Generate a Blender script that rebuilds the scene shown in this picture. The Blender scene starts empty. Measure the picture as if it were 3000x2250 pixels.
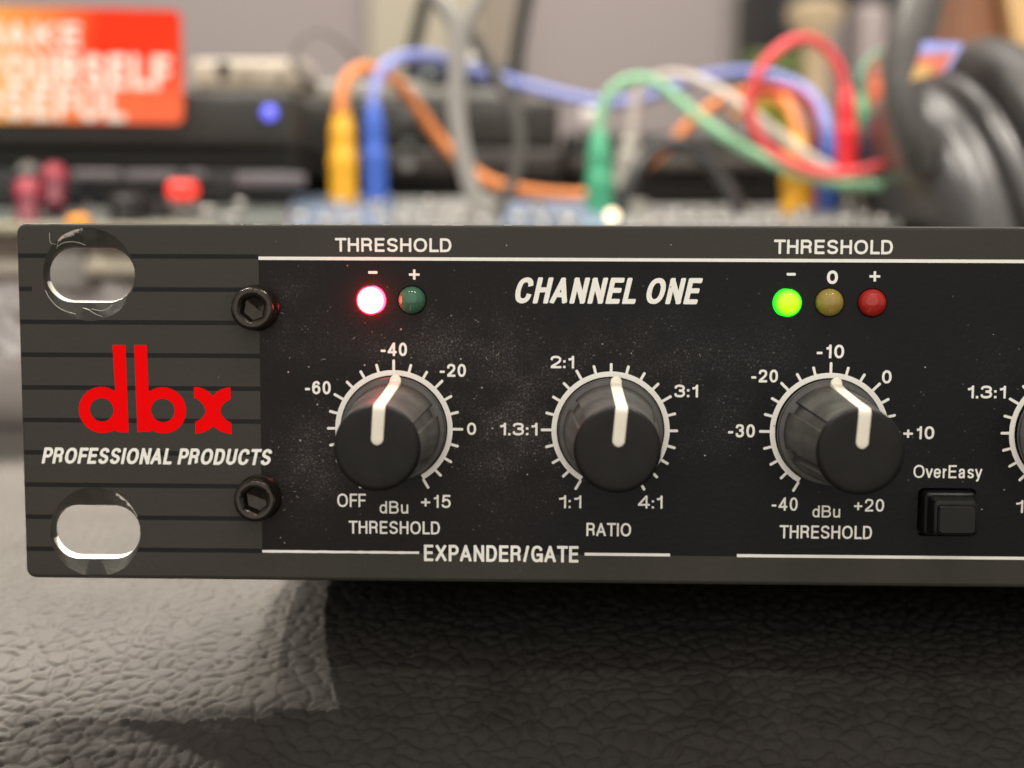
import bpy, math, random
import numpy as np
from mathutils import Vector, Matrix

random.seed(7)
C = bpy.context.scene.collection
scene = bpy.context.scene
K = 0.001                     # everything below is written in millimetres

# ------------------------------------------------------------------ camera
cam = bpy.data.cameras.new('camera')
cam.sensor_width = 36.0
cam.lens = 48.66
cam.clip_start = 0.01
cam.clip_end = 50.0
cam.dof.use_dof = True
cam.dof.focus_distance = 0.1632
cam.dof.aperture_fstop = 14.5
camo = bpy.data.objects.new('camera', cam)
C.objects.link(camo)
camo.matrix_world = Matrix(((0.99966603, -0.00647337, 0.02501827, 64.264 * K),
                            (0.02551293, 0.09317421, -0.99532289, -166.802 * K),
                            (0.00411204, 0.99562878, 0.09330825, 40.199 * K),
                            (0, 0, 0, 1)))
scene.camera = camo

# ------------------------------------------------------------------ world, lamps, exposure
scene.render.engine = 'CYCLES'
scene.view_settings.view_transform = 'Standard'
scene.view_settings.look = 'None'
scene.view_settings.exposure = 0.12
scene.view_settings.gamma = 1.0
world = bpy.data.worlds.new('World')
scene.world = world
world.use_nodes = True
world.node_tree.nodes['Background'].inputs['Color'].default_value = (1.0, 0.94, 0.88, 1)
world.node_tree.nodes['Background'].inputs['Strength'].default_value = 0.52


def lamp(name, loc, target, power, size, color=(1, .93, .84), spot=None, blend=.3, shape='DISK'):
    l = bpy.data.lights.new(name, 'SPOT' if spot else 'AREA')
    l.energy = power
    l.color = color
    if spot:
        l.spot_size = math.radians(spot)
        l.spot_blend = blend
        l.shadow_soft_size = size
    else:
        l.shape = shape
        l.size = size
    o = bpy.data.objects.new(name, l)
    C.objects.link(o)
    o.location = Vector(loc)
    o.rotation_euler = (Vector(target) - Vector(loc)).to_track_quat('-Z', 'Y').to_euler()
    return o


# three ceiling lamps almost overhead, a soft fill added behind the camera,
# unseen spots pooled on the cushion's left end, and fills added for what lies behind
lamp('ceiling_lamp', (-0.42, -0.62, 1.55), (0.06, 0, 0.02), 3.6, 0.13)
lamp('ceiling_lamp', (0.06, -0.66, 1.60), (0.06, 0, 0.02), 3.6, 0.13)
lamp('ceiling_lamp', (0.62, -0.60, 1.55), (0.06, 0, 0.02), 3.6, 0.13)
lamp('front_fill', (-0.1, -1.55, 0.48), (0.06, 0, 0.02), 16, 2.8)  # added as key for the panel front
for lx, ly, lz, tx, pw in ((0.035, 0.24, 0.84, -0.022, 92), (0.005, 0.30, 0.82, -0.022, 92), (-0.20, 0.30, 0.82, -0.022, 84), (-0.58, 0.22, 0.80, -0.012, 72)):
    lamp('cushion_spot', (lx, ly, lz), (tx, 0.070, -0.007), pw, 0.012, spot=10.6, blend=0.28)  # unseen spots added; narrow cones keep the pool on the cushion
lamp('side_fill', (-0.20, 0.10, 0.55), (-0.085, 0.150, 0.0), 13, 0.03, spot=19, blend=0.5)  # added to brighten the leather behind the panel
lamp('desk_fill', (-0.25, 0.14, 0.62), (-0.05, 0.30, 0.03), 3.0, 0.12)  # added fill for gear faces turned to the camera
lamp('desk_fill', (0.34, 0.13, 0.60), (0.12, 0.30, 0.05), 2.6, 0.12)  # added fill lifting the plugs at the right
lamp('back_fill', (0.0, 1.1, 1.9), (0.0, 2.5, 0.1), 28, 1.0)  # added to brighten the back wall


# ------------------------------------------------------------------ helpers
ORG = {}


def newobj(name, me, mat, parent=None, origin=(0, 0, 0)):
    o = bpy.data.objects.new(name, me)
    C.objects.link(o)
    if mat is not None and me is not None and not me.materials:
        for m in (mat if isinstance(mat, (list, tuple)) else [mat]):
            me.materials.append(m)
    po = ORG.get(parent.name, (0, 0, 0)) if parent else (0, 0, 0)
    if parent:
        o.parent = parent
    o.location = [(origin[i] - po[i]) * K for i in range(3)]
    ORG[o.name] = origin
    return o


def mesh(name, V, F, mat, parent=None, origin=None, smooth=False, autosmooth=None, mi=None):
    """V in world millimetres"""
    if origin is None:
        origin = ORG.get(parent.name, (0, 0, 0)) if parent else tuple(np.mean(np.array(V), axis=0))
    A = (np.array(V, dtype=float) - np.array(origin)) * K
    me = bpy.data.meshes.new(name)
    me.from_pydata([tuple(a) for a in A], [], F)
    me.validate()
    if smooth:
        me.polygons.foreach_set('use_smooth', [True] * len(me.polygons))
        if autosmooth:
            me.set_sharp_from_angle(angle=math.radians(autosmooth))
    if mi:
        me.polygons.foreach_set('material_index', mi)
    return newobj(name, me, mat, parent, origin)


def thing(name, label, cat, origin, group=None):
    o = newobj(name, None, None, None, origin)
    o['label'] = label
    o['category'] = cat
    if group:
        o['group'] = group
    return o


def tag(o, label=None, cat=None, group=None, kind=None):
    for k, v in (('label', label), ('category', cat), ('group', group), ('kind', kind)):
        if v:
            o[k] = v
    return o


class MB:
    def __init__(s):
        s.V = []
        s.F = []

    def add(s, V, F):
        n = len(s.V)
        s.V += [tuple(map(float, v)) for v in V]
        s.F += [tuple(i + n for i in f) for f in F]

    def box(s, a, b, bev=0.0):
        x0, y0, z0 = a
        x1, y1, z1 = b
        if bev <= 0:
            s.add([(x0, y0, z0), (x1, y0, z0), (x1, y1, z0), (x0, y1, z0), (x0, y0, z1), (x1, y0, z1), (x1, y1, z1), (x0, y1, z1)],
                  [(0, 3, 2, 1), (4, 5, 6, 7), (0, 1, 5, 4), (1, 2, 6, 5), (2, 3, 7, 6), (3, 0, 4, 7)])
        else:
            # rounded box: a rounded rectangle outline in xz, front and back edges chamfered
            def ring(y, ins):
                r = max(bev - ins, 0.02)
                pts = []
                for cx, cz, a0 in ((x1 - bev, z1 - bev, 0), (x0 + bev, z1 - bev, 90), (x0 + bev, z0 + bev, 180), (x1 - bev, z0 + bev, 270)):
                    for k in range(5):
                        t = math.radians(a0 + k * 22.5)
                        pts.append((cx + r * math.cos(t), y, cz + r * math.sin(t)))
                return pts
            s.loft([ring(y0, bev * .8), ring(y0 + bev * .25, bev * .3), ring(y0 + bev * .8, 0), ring(y1 - bev * .8, 0), ring(y1, bev * .8)], cap=True)

    def loft(s, rings, cap=False, closed=True):
        n = len(rings[0])
        V = [p for r in rings for p in r]
        F = []
        for i in range(len(rings) - 1):
            for j in range(n if closed else n - 1):
                k = (j + 1) % n
                F.append((i * n + j, i * n + k, (i + 1) * n + k, (i + 1) * n + j))
        if cap:
            F.append(tuple(range(n))[::-1])
            F.append(tuple((len(rings) - 1) * n + j for j in range(n)))
        s.add(V, F)

    def tube(s, pts, rad, n=12, cap=True):
        P = [Vector(p) for p in pts]
        R = rad if isinstance(rad, (list, tuple)) else [rad] * len(P)
        rings = []
        up = Vector((0, 1, 0.13)).normalized()
        for i, p in enumerate(P):
            t = (P[min(i + 1, len(P) - 1)] - P[max(i - 1, 0)]).normalized()
            u = up - t * up.dot(t)
            if u.length < .05:
                u = Vector((1, 0, 0)) - t * t.x
            u.normalize()
            up = u
            w = t.cross(u)
            rings.append([tuple(p + (u * math.cos(a) + w * math.sin(a)) * R[i]) for a in [2 * math.pi * k / n for k in range(n)]])
        s.loft(rings, cap=cap)

    def lathe(s, prof, c, axis, n=32, cap=True):
        """prof = [(radius, distance along axis)]"""
        a = Vector(axis).normalized()
        u = a.orthogonal().normalized()
        w = a.cross(u)
        c = Vector(c)
        s.loft([[tuple(c + a * h + (u * math.cos(t) + w * math.sin(t)) * max(r, 1e-4)) for t in [2 * math.pi * k / n for k in range(n)]] for r, h in prof], cap=cap)

    def build(s, name, mat, parent=None, origin=None, smooth=True, ang=40):
        return mesh(name, s.V, s.F, mat, parent, origin, smooth, ang)


def spline(pts, n=10):
    P = [Vector(p) for p in pts]
    P = [P[0] * 2 - P[1]] + P + [P[-1] * 2 - P[-2]]
    out = []
    for i in range(1, len(P) - 2):
        for k in range(n):
            t = k / n
            a, b, c, d = P[i - 1], P[i], P[i + 1], P[i + 2]
            out.append(0.5 * ((2 * b) + (c - a) * t + (2 * a - 5 * b + 4 * c - d) * t * t + (3 * b - a - 3 * c + d) * t ** 3))
    out.append(P[-2])
    return [tuple(v) for v in out]


# ------------------------------------------------------------------ materials
def mat(name, col, rough=.5, metal=0., spec=.5, emit=None, estr=0., bump=None, vary=None, coat=0., sub=0., trans=0., alpha=1.):
    m = bpy.data.materials.new(name)
    m.use_nodes = True
    nt = m.node_tree
    b = nt.nodes['Principled BSDF']
    b.inputs['Base Color'].default_value = (*col, 1)
    b.inputs['Roughness'].default_value = rough
    b.inputs['Metallic'].default_value = metal
    b.inputs['Specular IOR Level'].default_value = spec
    b.inputs['Coat Weight'].default_value = coat
    b.inputs['Coat Roughness'].default_value = .06
    if trans:
        b.inputs['Transmission Weight'].default_value = trans
    if alpha < 1:
        b.inputs['Alpha'].default_value = alpha
    if emit:
        b.inputs['Emission Color'].default_value = (*emit, 1)
        b.inputs['Emission Strength'].default_value = estr
    tc = nt.nodes.new('ShaderNodeTexCoord')
    if vary:     # (scale, amount)
        nz = nt.nodes.new('ShaderNodeTexNoise')
        nz.inputs['Scale'].default_value = vary[0]
        nz.inputs['Detail'].default_value = 5
        nt.links.new(tc.outputs['Object'], nz.inputs['Vector'])
        mx = nt.nodes.new('ShaderNodeMix')
        mx.data_type = 'RGBA'
        mx.inputs[6].default_value = (*[c * (1 - vary[1]) for c in col], 1)
        mx.inputs[7].default_value = (*[min(1, c * (1 + vary[1])) for c in col], 1)
        nt.links.new(nz.outputs['Fac'], mx.inputs[0])
        nt.links.new(mx.outputs[2], b.inputs['Base Color'])
    if bump:     # (scale, strength, distance)
        nz = nt.nodes.new('ShaderNodeTexNoise')
        nz.inputs['Scale'].default_value = bump[0]
        nz.inputs['Detail'].default_value = 4
        nt.links.new(tc.outputs['Object'], nz.inputs['Vector'])
        bp = nt.nodes.new('ShaderNodeBump')
        bp.inputs['Strength'].default_value = bump[1]
        bp.inputs['Distance'].default_value = bump[2]
        nt.links.new(nz.outputs['Fac'], bp.inputs['Height'])
        nt.links.new(bp.outputs['Normal'], b.inputs['Normal'])
    return m


class NT:
    """tiny helper for math node chains"""
    def __init__(s, m):
        s.nt = m.node_tree
        s.b = s.nt.nodes['Principled BSDF']

    def node(s, t):
        return s.nt.nodes.new(t)

    def link(s, a, b):
        s.nt.links.new(a, b)

    def m(s, op, a, b=None, c=None):
        n = s.node('ShaderNodeMath')
        n.operation = op
        for i, v in enumerate((a, b, c)):
            if v is None:
                continue
            if isinstance(v, (int, float)):
                n.inputs[i].default_value = v
            else:
                s.link(v, n.inputs[i])
        return n.outputs[0]

    def mix(s, f, a, b):
        n = s.node('ShaderNodeMix')
        n.data_type = 'RGBA'
        if isinstance(f, (int, float)):
            n.inputs[0].default_value = f
        else:
            s.link(f, n.inputs[0])
        for i, v in ((6, a), (7, b)):
            if isinstance(v, tuple):
                n.inputs[i].default_value = (*v, 1)
            else:
                s.link(v, n.inputs[i])
        return n.outputs[2]


def panel_material():
    m = mat('panel_paint', (.05, .047, .04), .42, spec=.18)
    t = NT(m)
    tc = t.node('ShaderNodeTexCoord')
    sp = t.node('ShaderNodeSeparateXYZ')
    t.link(tc.outputs['Object'], sp.inputs[0])
    X = t.m('MULTIPLY', sp.outputs['X'], 1000)
    Z = t.m('MULTIPLY', sp.outputs['Z'], 1000)
    # black printed field right of the ear
    inx = t.m('GREATER_THAN', X, 29.42)
    inz = t.m('MULTIPLY', t.m('GREATER_THAN', Z, 3.62), t.m('LESS_THAN', Z, 39.72))
    black = t.m('MULTIPLY', inx, inz)
    # dark stripes printed on the ear
    ph = t.m('ABSOLUTE', t.m('SUBTRACT', t.m('FLOORED_MODULO', t.m('ADD', t.m('SUBTRACT', Z, 3.74), 2.0), 4.005), 2.0))
    stripe = t.m('MULTIPLY', t.m('LESS_THAN', ph, .285), t.m('MULTIPLY', t.m('GREATER_THAN', Z, 3.3), t.m('LESS_THAN', Z, 40.2)))
    stripe = t.m('MULTIPLY', stripe, t.m('LESS_THAN', X, 29.42))
    # the stripe left of the upper slot is rubbed away
    rub = t.m('MULTIPLY', t.m('GREATER_THAN', X, 1.75), t.m('MULTIPLY', t.m('LESS_THAN', X, 6.0), t.m('MULTIPLY', t.m('GREATER_THAN', Z, 35), t.m('LESS_THAN', Z, 36.6))))
    stripe = t.m('MULTIPLY', stripe, t.m('SUBTRACT', 1, rub))
    nz = t.node('ShaderNodeTexNoise')
    nz.inputs['Scale'].default_value = 110
    nz.inputs['Detail'].default_value = 6
    t.link(tc.outputs['Object'], nz.inputs['Vector'])
    grey = t.mix(nz.outputs['Fac'], (.034, .033, .027), (.050, .045, .038))
    col = t.mix(stripe, grey, (.0075, .0075, .0075))
    lr = t.m('MINIMUM', t.m('MAXIMUM', t.m('DIVIDE', t.m('SUBTRACT', X, 45), 40), 0), 1)  # light difference from left to right, mixed into the black
    blk = t.mix(t.m('MULTIPLY', nz.outputs['Fac'], 1), t.mix(lr, (.0060, .0046, .0044), (.0036, .0040, .0046)), t.mix(lr, (.0085, .0064, .0060), (.0054, .0056, .0060)))
    col = t.mix(black, col, blk)
    # dust: fine specks, thickest between and around the knobs
    def blob(cx, cz, sx, sz, amp):
        a = t.m('POWER', t.m('DIVIDE', t.m('SUBTRACT', X, cx), sx), 2)
        b = t.m('POWER', t.m('DIVIDE', t.m('SUBTRACT', Z, cz), sz), 2)
        return t.m('MULTIPLY', t.m('EXPONENT', t.m('MULTIPLY', t.m('ADD', a, b), -1)), amp)
    dens = None
    for bl in ((59.5, 20, 6.5, 9, 1.3), (53, 30, 5, 5, .5), (37.5, 17, 5, 6, .75), (33.5, 33, 3, 5, .8), (34, 12.5, 4, 4, .8), (76, 28, 8, 4.5, .65),
               (84, 20, 5, 6, .45), (91, 28, 5, 4, .35), (45, 29, 8, 3, .4), (118, 24, 5, 8, .16), (108, 16, 5, 5, .10), (70, 33, 30, 8, .04)):
        v = blob(*bl)
        dens = v if dens is None else t.m('ADD', dens, v)
    nb = t.node('ShaderNodeTexNoise')
    nb.inputs['Scale'].default_value = 190
    nb.inputs['Detail'].default_value = 3
    t.link(tc.outputs['Object'], nb.inputs['Vector'])
    dens = t.m('MULTIPLY', dens, t.m('MAXIMUM', t.m('MULTIPLY', t.m('SUBTRACT', nb.outputs['Fac'], .30), 4.0), 0))
    out = None
    for sc, th, gain, keep in ((2600, .27, 1.0, .55), (6500, .33, .55, .85), (900, .085, 1.6, .55)):
        vo = t.node('ShaderNodeTexVoronoi')
        vo.inputs['Scale'].default_value = sc
        t.link(tc.outputs['Object'], vo.inputs['Vector'])
        sr = t.node('ShaderNodeSeparateColor')
        t.link(vo.outputs['Color'], sr.inputs[0])
        k = t.m('MULTIPLY', t.m('LESS_THAN', vo.outputs['Distance'], th), t.m('LESS_THAN', sr.outputs[0], t.m('MULTIPLY', dens, keep)))
        k = t.m('MULTIPLY', k, t.m('MULTIPLY', sr.outputs[1], gain))
        out = k if out is None else t.m('MAXIMUM', out, k)
    out = t.m('MINIMUM', t.m('MULTIPLY', out, inx), 1)
    npw = t.node('ShaderNodeTexNoise')
    npw.inputs['Scale'].default_value = 3600
    npw.inputs['Detail'].default_value = 4
    npw.inputs['Roughness'].default_value = .8
    t.link(tc.outputs['Object'], npw.inputs['Vector'])
    pw = t.m('MAXIMUM', t.m('MULTIPLY', t.m('SUBTRACT', npw.outputs['Fac'], .50), 3.2), 0)
    pw = t.m('MINIMUM', t.m('MULTIPLY', t.m('MULTIPLY', t.m('POWER', pw, 1.6), t.m('POWER', dens, 1.3)), t.m('MULTIPLY', inx, 1.35)), .6)
    col = t.mix(pw, col, (.30, .26, .24))
    haze = t.m('MINIMUM', t.m('MULTIPLY', t.m('MULTIPLY', dens, inx), .03), .05)
    col = t.mix(haze, col, (.22, .19, .17))
    col = t.mix(t.m('MULTIPLY', out, .20), col, (.36, .32, .29))
    t.link(col, t.b.inputs['Base Color'])
    # orange peel
    n2 = t.node('ShaderNodeTexNoise')
    n2.inputs['Scale'].default_value = 1500
    n2.inputs['Detail'].default_value = 3
    t.link(tc.outputs['Object'], n2.inputs['Vector'])
    bp = t.node('ShaderNodeBump')
    bp.inputs['Strength'].default_value = .5
    bp.inputs['Distance'].default_value = .00008
    t.link(n2.outputs['Fac'], bp.inputs['Height'])
    t.link(bp.outputs['Normal'], t.b.inputs['Normal'])
    ro = t.m('ADD', t.m('MULTIPLY', nz.outputs['Fac'], .2), .36)
    t.link(ro, t.b.inputs['Roughness'])
    return m


def worn_material():
    """paint chipped through to bright metal"""
    m = mat('worn_metal', (.05, .047, .04), .5, spec=.2)
    t = NT(m)
    tc = t.node('ShaderNodeTexCoord')
    sp = t.node('ShaderNodeSeparateXYZ')
    t.link(tc.outputs['Object'], sp.inputs[0])
    nz = t.node('ShaderNodeTexNoise')
    nz.inputs['Scale'].default_value = 560
    nz.inputs['Detail'].default_value = 7
    nz.inputs['Roughness'].default_value = .62
    nz.inputs['Distortion'].default_value = .8
    t.link(tc.outputs['Object'], nz.inputs['Vector'])
    geo = t.node('ShaderNodeAttribute')
    geo.attribute_name = 'wear'
    k = t.m('ADD', nz.outputs['Fac'], t.m('MULTIPLY', t.m('SUBTRACT', geo.outputs['Fac'], .5), 1.0))
    k = t.m('MINIMUM', t.m('MAXIMUM', t.m('MULTIPLY', t.m('SUBTRACT', k, .52), 14), 0), 1)
    col = t.mix(k, (.040, .038, .032), (.80, .76, .68))
    t.link(col, t.b.inputs['Base Color'])
    t.link(t.m('MULTIPLY', k, .45), t.b.inputs['Metallic'])
    bp = t.node('ShaderNodeBump')
    bp.inputs['Strength'].default_value = .8
    bp.inputs['Distance'].default_value = .0002
    t.link(nz.outputs['Fac'], bp.inputs['Height'])
    t.link(bp.outputs['Normal'], t.b.inputs['Normal'])
    return m


def dusty(name, base, dust, rough, amt, spec=.5):
    m = mat(name, base, rough, spec=spec)
    t = NT(m)
    tc = t.node('ShaderNodeTexCoord')
    nz = t.node('ShaderNodeTexNoise')
    nz.inputs['Scale'].default_value = 170
    nz.inputs['Detail'].default_value = 5
    nz.inputs['Roughness'].default_value = .65
    t.link(tc.outputs['Object'], nz.inputs['Vector'])
    f = t.m('MULTIPLY', t.m('MAXIMUM', t.m('SUBTRACT', nz.outputs['Fac'], .38), 0), amt * 4)
    t.link(t.mix(t.m('MINIMUM', f, 1), base, dust), t.b.inputs['Base Color'])
    t.link(t.m('ADD', t.m('MULTIPLY', nz.outputs['Fac'], .10), rough - .04), t.b.inputs['Roughness'])
    bp = t.node('ShaderNodeBump')
    bp.inputs['Strength'].default_value = .2
    bp.inputs['Distance'].default_value = .00004
    n2 = t.node('ShaderNodeTexNoise')
    n2.inputs['Scale'].default_value = 1800
    t.link(tc.outputs['Object'], n2.inputs['Vector'])
    t.link(n2.outputs['Fac'], bp.inputs['Height'])
    t.link(bp.outputs['Normal'], t.b.inputs['Normal'])
    return m


M_PANEL = panel_material()
M_WORN = worn_material()
M_WHITE = mat('white_print', (.88, .87, .80), .55, spec=.3, vary=(900, .06), bump=(2500, .3, .00004))
M_RED = mat('red_print', (.88, .002, .003), .75, spec=.04, vary=(700, .05), bump=(2500, .3, .00004))
M_KNOB = dusty('knob_plastic', (.034, .033, .030), (.28, .26, .225), .44, .18, .7)
M_CAP = dusty('knob_cap_plastic', (.0072, .0065, .0062), (.05, .045, .04), .42, .10, .20)
M_POINT = mat('cream_plastic', (.80, .75, .63), .45, spec=.4, vary=(500, .10), bump=(1200, .25, .00006))
M_SCREW = mat('black_oxide_steel', (.035, .03, .024), .22, metal=.75, vary=(900, .4), bump=(1400, .3, .00005))
M_CHASSIS = mat('black_steel', (.012, .012, .012), .55, bump=(1500, .3, .00005))
M_BUTTON = dusty('button_plastic', (.0055, .005, .0048), (.08, .07, .06), .32, .05, .24)
M_HOLE = mat('black_hole_lining', (.006, .006, .006), .7)

# ------------------------------------------------------------------ the rack unit
unit = thing('rack_unit', 'black and grey rack audio compressor with red logo, knobs and indicator lights, on grey leather', 'audio compressor', (0, 0, 0))
W, H, T = 482.6, 43.7, 2.0


def circ(cx, cz, r, y, n=48):
    return [(cx + r * math.cos(2 * math.pi * k / n), y, cz + r * math.sin(2 * math.pi * k / n)) for k in range(n)]


def stadium(cx, cz, w, h, y, n=48):
    """slot outline, points matched by angle with circ()"""
    pts = []
    r = h / 2
    e = w / 2 - r
    for k in range(n):
        a = 2 * math.pi * k / n
        c, s = math.cos(a), math.sin(a)
        # ray against the slot outline
        t = 1e9
        if abs(s) > 1e-6:
            tt = r / abs(s)
            if abs(tt * c) <= e:
                t = tt
        if t > 1e8:
            q = e if c > 0 else -e
            bq = c * q
            t = bq + math.sqrt(max(bq * bq - (q * q - r * r), 0))
        pts.append((cx + t * c, y, cz + t * s))
    return pts


def rrect(x0, z0, x1, z1, r, y, n=7):
    pts = []
    for cx, cz, a0 in ((x1 - r, z1 - r, 0), (x0 + r, z1 - r, 90), (x0 + r, z0 + r, 180), (x1 - r, z0 + r, 270)):
        for k in range(n):
            t = math.radians(a0 + 90 * k / (n - 1))
            pts.append((cx + r * math.cos(t), y, cz + r * math.sin(t)))
    return pts


def fill(outer, holes, flip=False):
    """triangulated face with holes, via a temporary 2D curve"""
    from mathutils.geometry import delaunay_2d_cdt
    V, E = [], []
    for lp in [outer] + holes:
        n0 = len(V)
        V += [Vector((p[0], p[2])) for p in lp]
        E += [(n0 + i, n0 + (i + 1) % len(lp)) for i in range(len(lp))]
    y = outer[0][1]
    vs, es, fs, *_ = delaunay_2d_cdt(V, E, [], 0, 1e-7)

    def inside(p, lp):
        c = False
        for i in range(len(lp)):
            a, b = lp[i], lp[i - 1]
            if (a[2] > p[1]) != (b[2] > p[1]) and p[0] < (b[0] - a[0]) * (p[1] - a[2]) / (b[2] - a[2]) + a[0]:
                c = not c
        return c
    F = []
    for f in fs:
        cx = sum(vs[i][0] for i in f) / len(f)
        cz = sum(vs[i][1] for i in f) / len(f)
        if inside((cx, cz), outer) and not any(inside((cx, cz), h) for h in holes):
            F.append(tuple(f) if flip else tuple(f)[::-1])
    return [(v[0], y, v[1]) for v in vs], F


LEDS = [(43.01, 34.61), (47.96, 34.65), (93.04, 34.55), (98.04, 34.62), (103.12, 34.6)]
SLOT = [(8.76, 37.54), (8.76, 5.88)]
BTN = (109.3, 6.35, 116.3, 12.25)
holes = [circ(cx, cz, 5.62, 0) for cx, cz in SLOT] + [circ(x, z, 1.78, 0, 32) for x, z in LEDS] + [rrect(BTN[0], BTN[1], BTN[2], BTN[3], .7, 0)]
mb = MB()
V, F = fill(rrect(.28, .55, W - .28, H - .42, .95, 0), holes)
mb.add(V, F)
# rolled edge, back face, hole linings
mb.loft([rrect(.28, .55, W - .28, H - .42, .95, 0), rrect(.12, .30, W - .12, H - .18, 1.05, .07), rrect(.03, .10, W - .03, H - .05, 1.15, .25),
         rrect(0, 0, W, H, 1.2, .55), rrect(0, 0, W, H, 1.2, T)])
backholes = [stadium(cx, cz, 10.98, 6.5, T) for cx, cz in SLOT] + [circ(x, z, 1.78, T, 32) for x, z in LEDS] + [rrect(BTN[0], BTN[1], BTN[2], BTN[3], .7, T)]
V, F = fill(rrect(0, 0, W, H, 1.2, T), backholes, flip=True)
mb.add(V, F)
for x, z in LEDS:
    mb.loft([circ(x, z, 1.78, T, 32), circ(x, z, 1.78, 0, 32)])
mb.loft([rrect(BTN[0], BTN[1], BTN[2], BTN[3], .7, T), rrect(BTN[0], BTN[1], BTN[2], BTN[3], .7, 0)])
panel = mb.build('front_panel', M_PANEL, unit, ang=30)

# the two mounting slots: pressed-in seat of the washer, worn paint, bright slot wall
for i, (cx, cz) in enumerate(SLOT):
    mb = MB()
    n = 48
    rings = [circ(cx, cz, 5.62, 0), circ(cx, cz, 5.56, .10), stadium(cx, cz, 11.0, 6.9, .42), stadium(cx, cz, 10.98, 6.56, .55), stadium(cx, cz, 10.98, 6.5, .8), stadium(cx, cz, 10.98, 6.5, T)]
    mb.loft(rings[::-1])
    o = mb.build('worn_slot_edge', M_WORN, panel, ang=50)
    at = o.data.attributes.new('wear', 'FLOAT', 'POINT')
    vals = []
    for v in o.data.vertices:
        x, z, y = v.co.x / K - cx, v.co.z / K - cz, v.co.y / K
        a = math.degrees(math.atan2(z, x))
        w = .04
        if y < .3:                      # outer rim of the washer mark
            w = .36 if -170 < a < -20 else .12
            if i == 1 and 20 < a < 62:
                w = .72
            if i == 0 and 95 < a < 135:
                w = .62
        elif y < .5:
            w = .27 if -150 < a < -35 else .04
        else:                           # slot wall
            w = 1.1 if a < -12 and a > -168 else .3
        vals.append(w)
    at.data.foreach_set('value', vals)


# ---- printed words, drawn with a stroke alphabet of grotesque capitals -----------
def _sp(*p, n=6):
    """open smooth curve through 2D points; drawn with butt ends"""
    return ('c', [(q[0], q[1]) for q in spline([(x, y, 0) for x, y in p], n)])


def _el(x0, y0, x1, y1, e=2.25):
    pts = []
    for k in range(33):
        t = 2 * math.pi * k / 32
        c, s_ = math.cos(t), math.sin(t)
        pts.append(((x0 + x1) / 2 + (x1 - x0) / 2 * math.copysign(abs(c) ** (2 / e), c), (y0 + y1) / 2 + (y1 - y0) / 2 * math.copysign(abs(s_) ** (2 / e), s_)))
    return ('o', pts)


def _ln(*p):
    return ('l', list(p))


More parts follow.
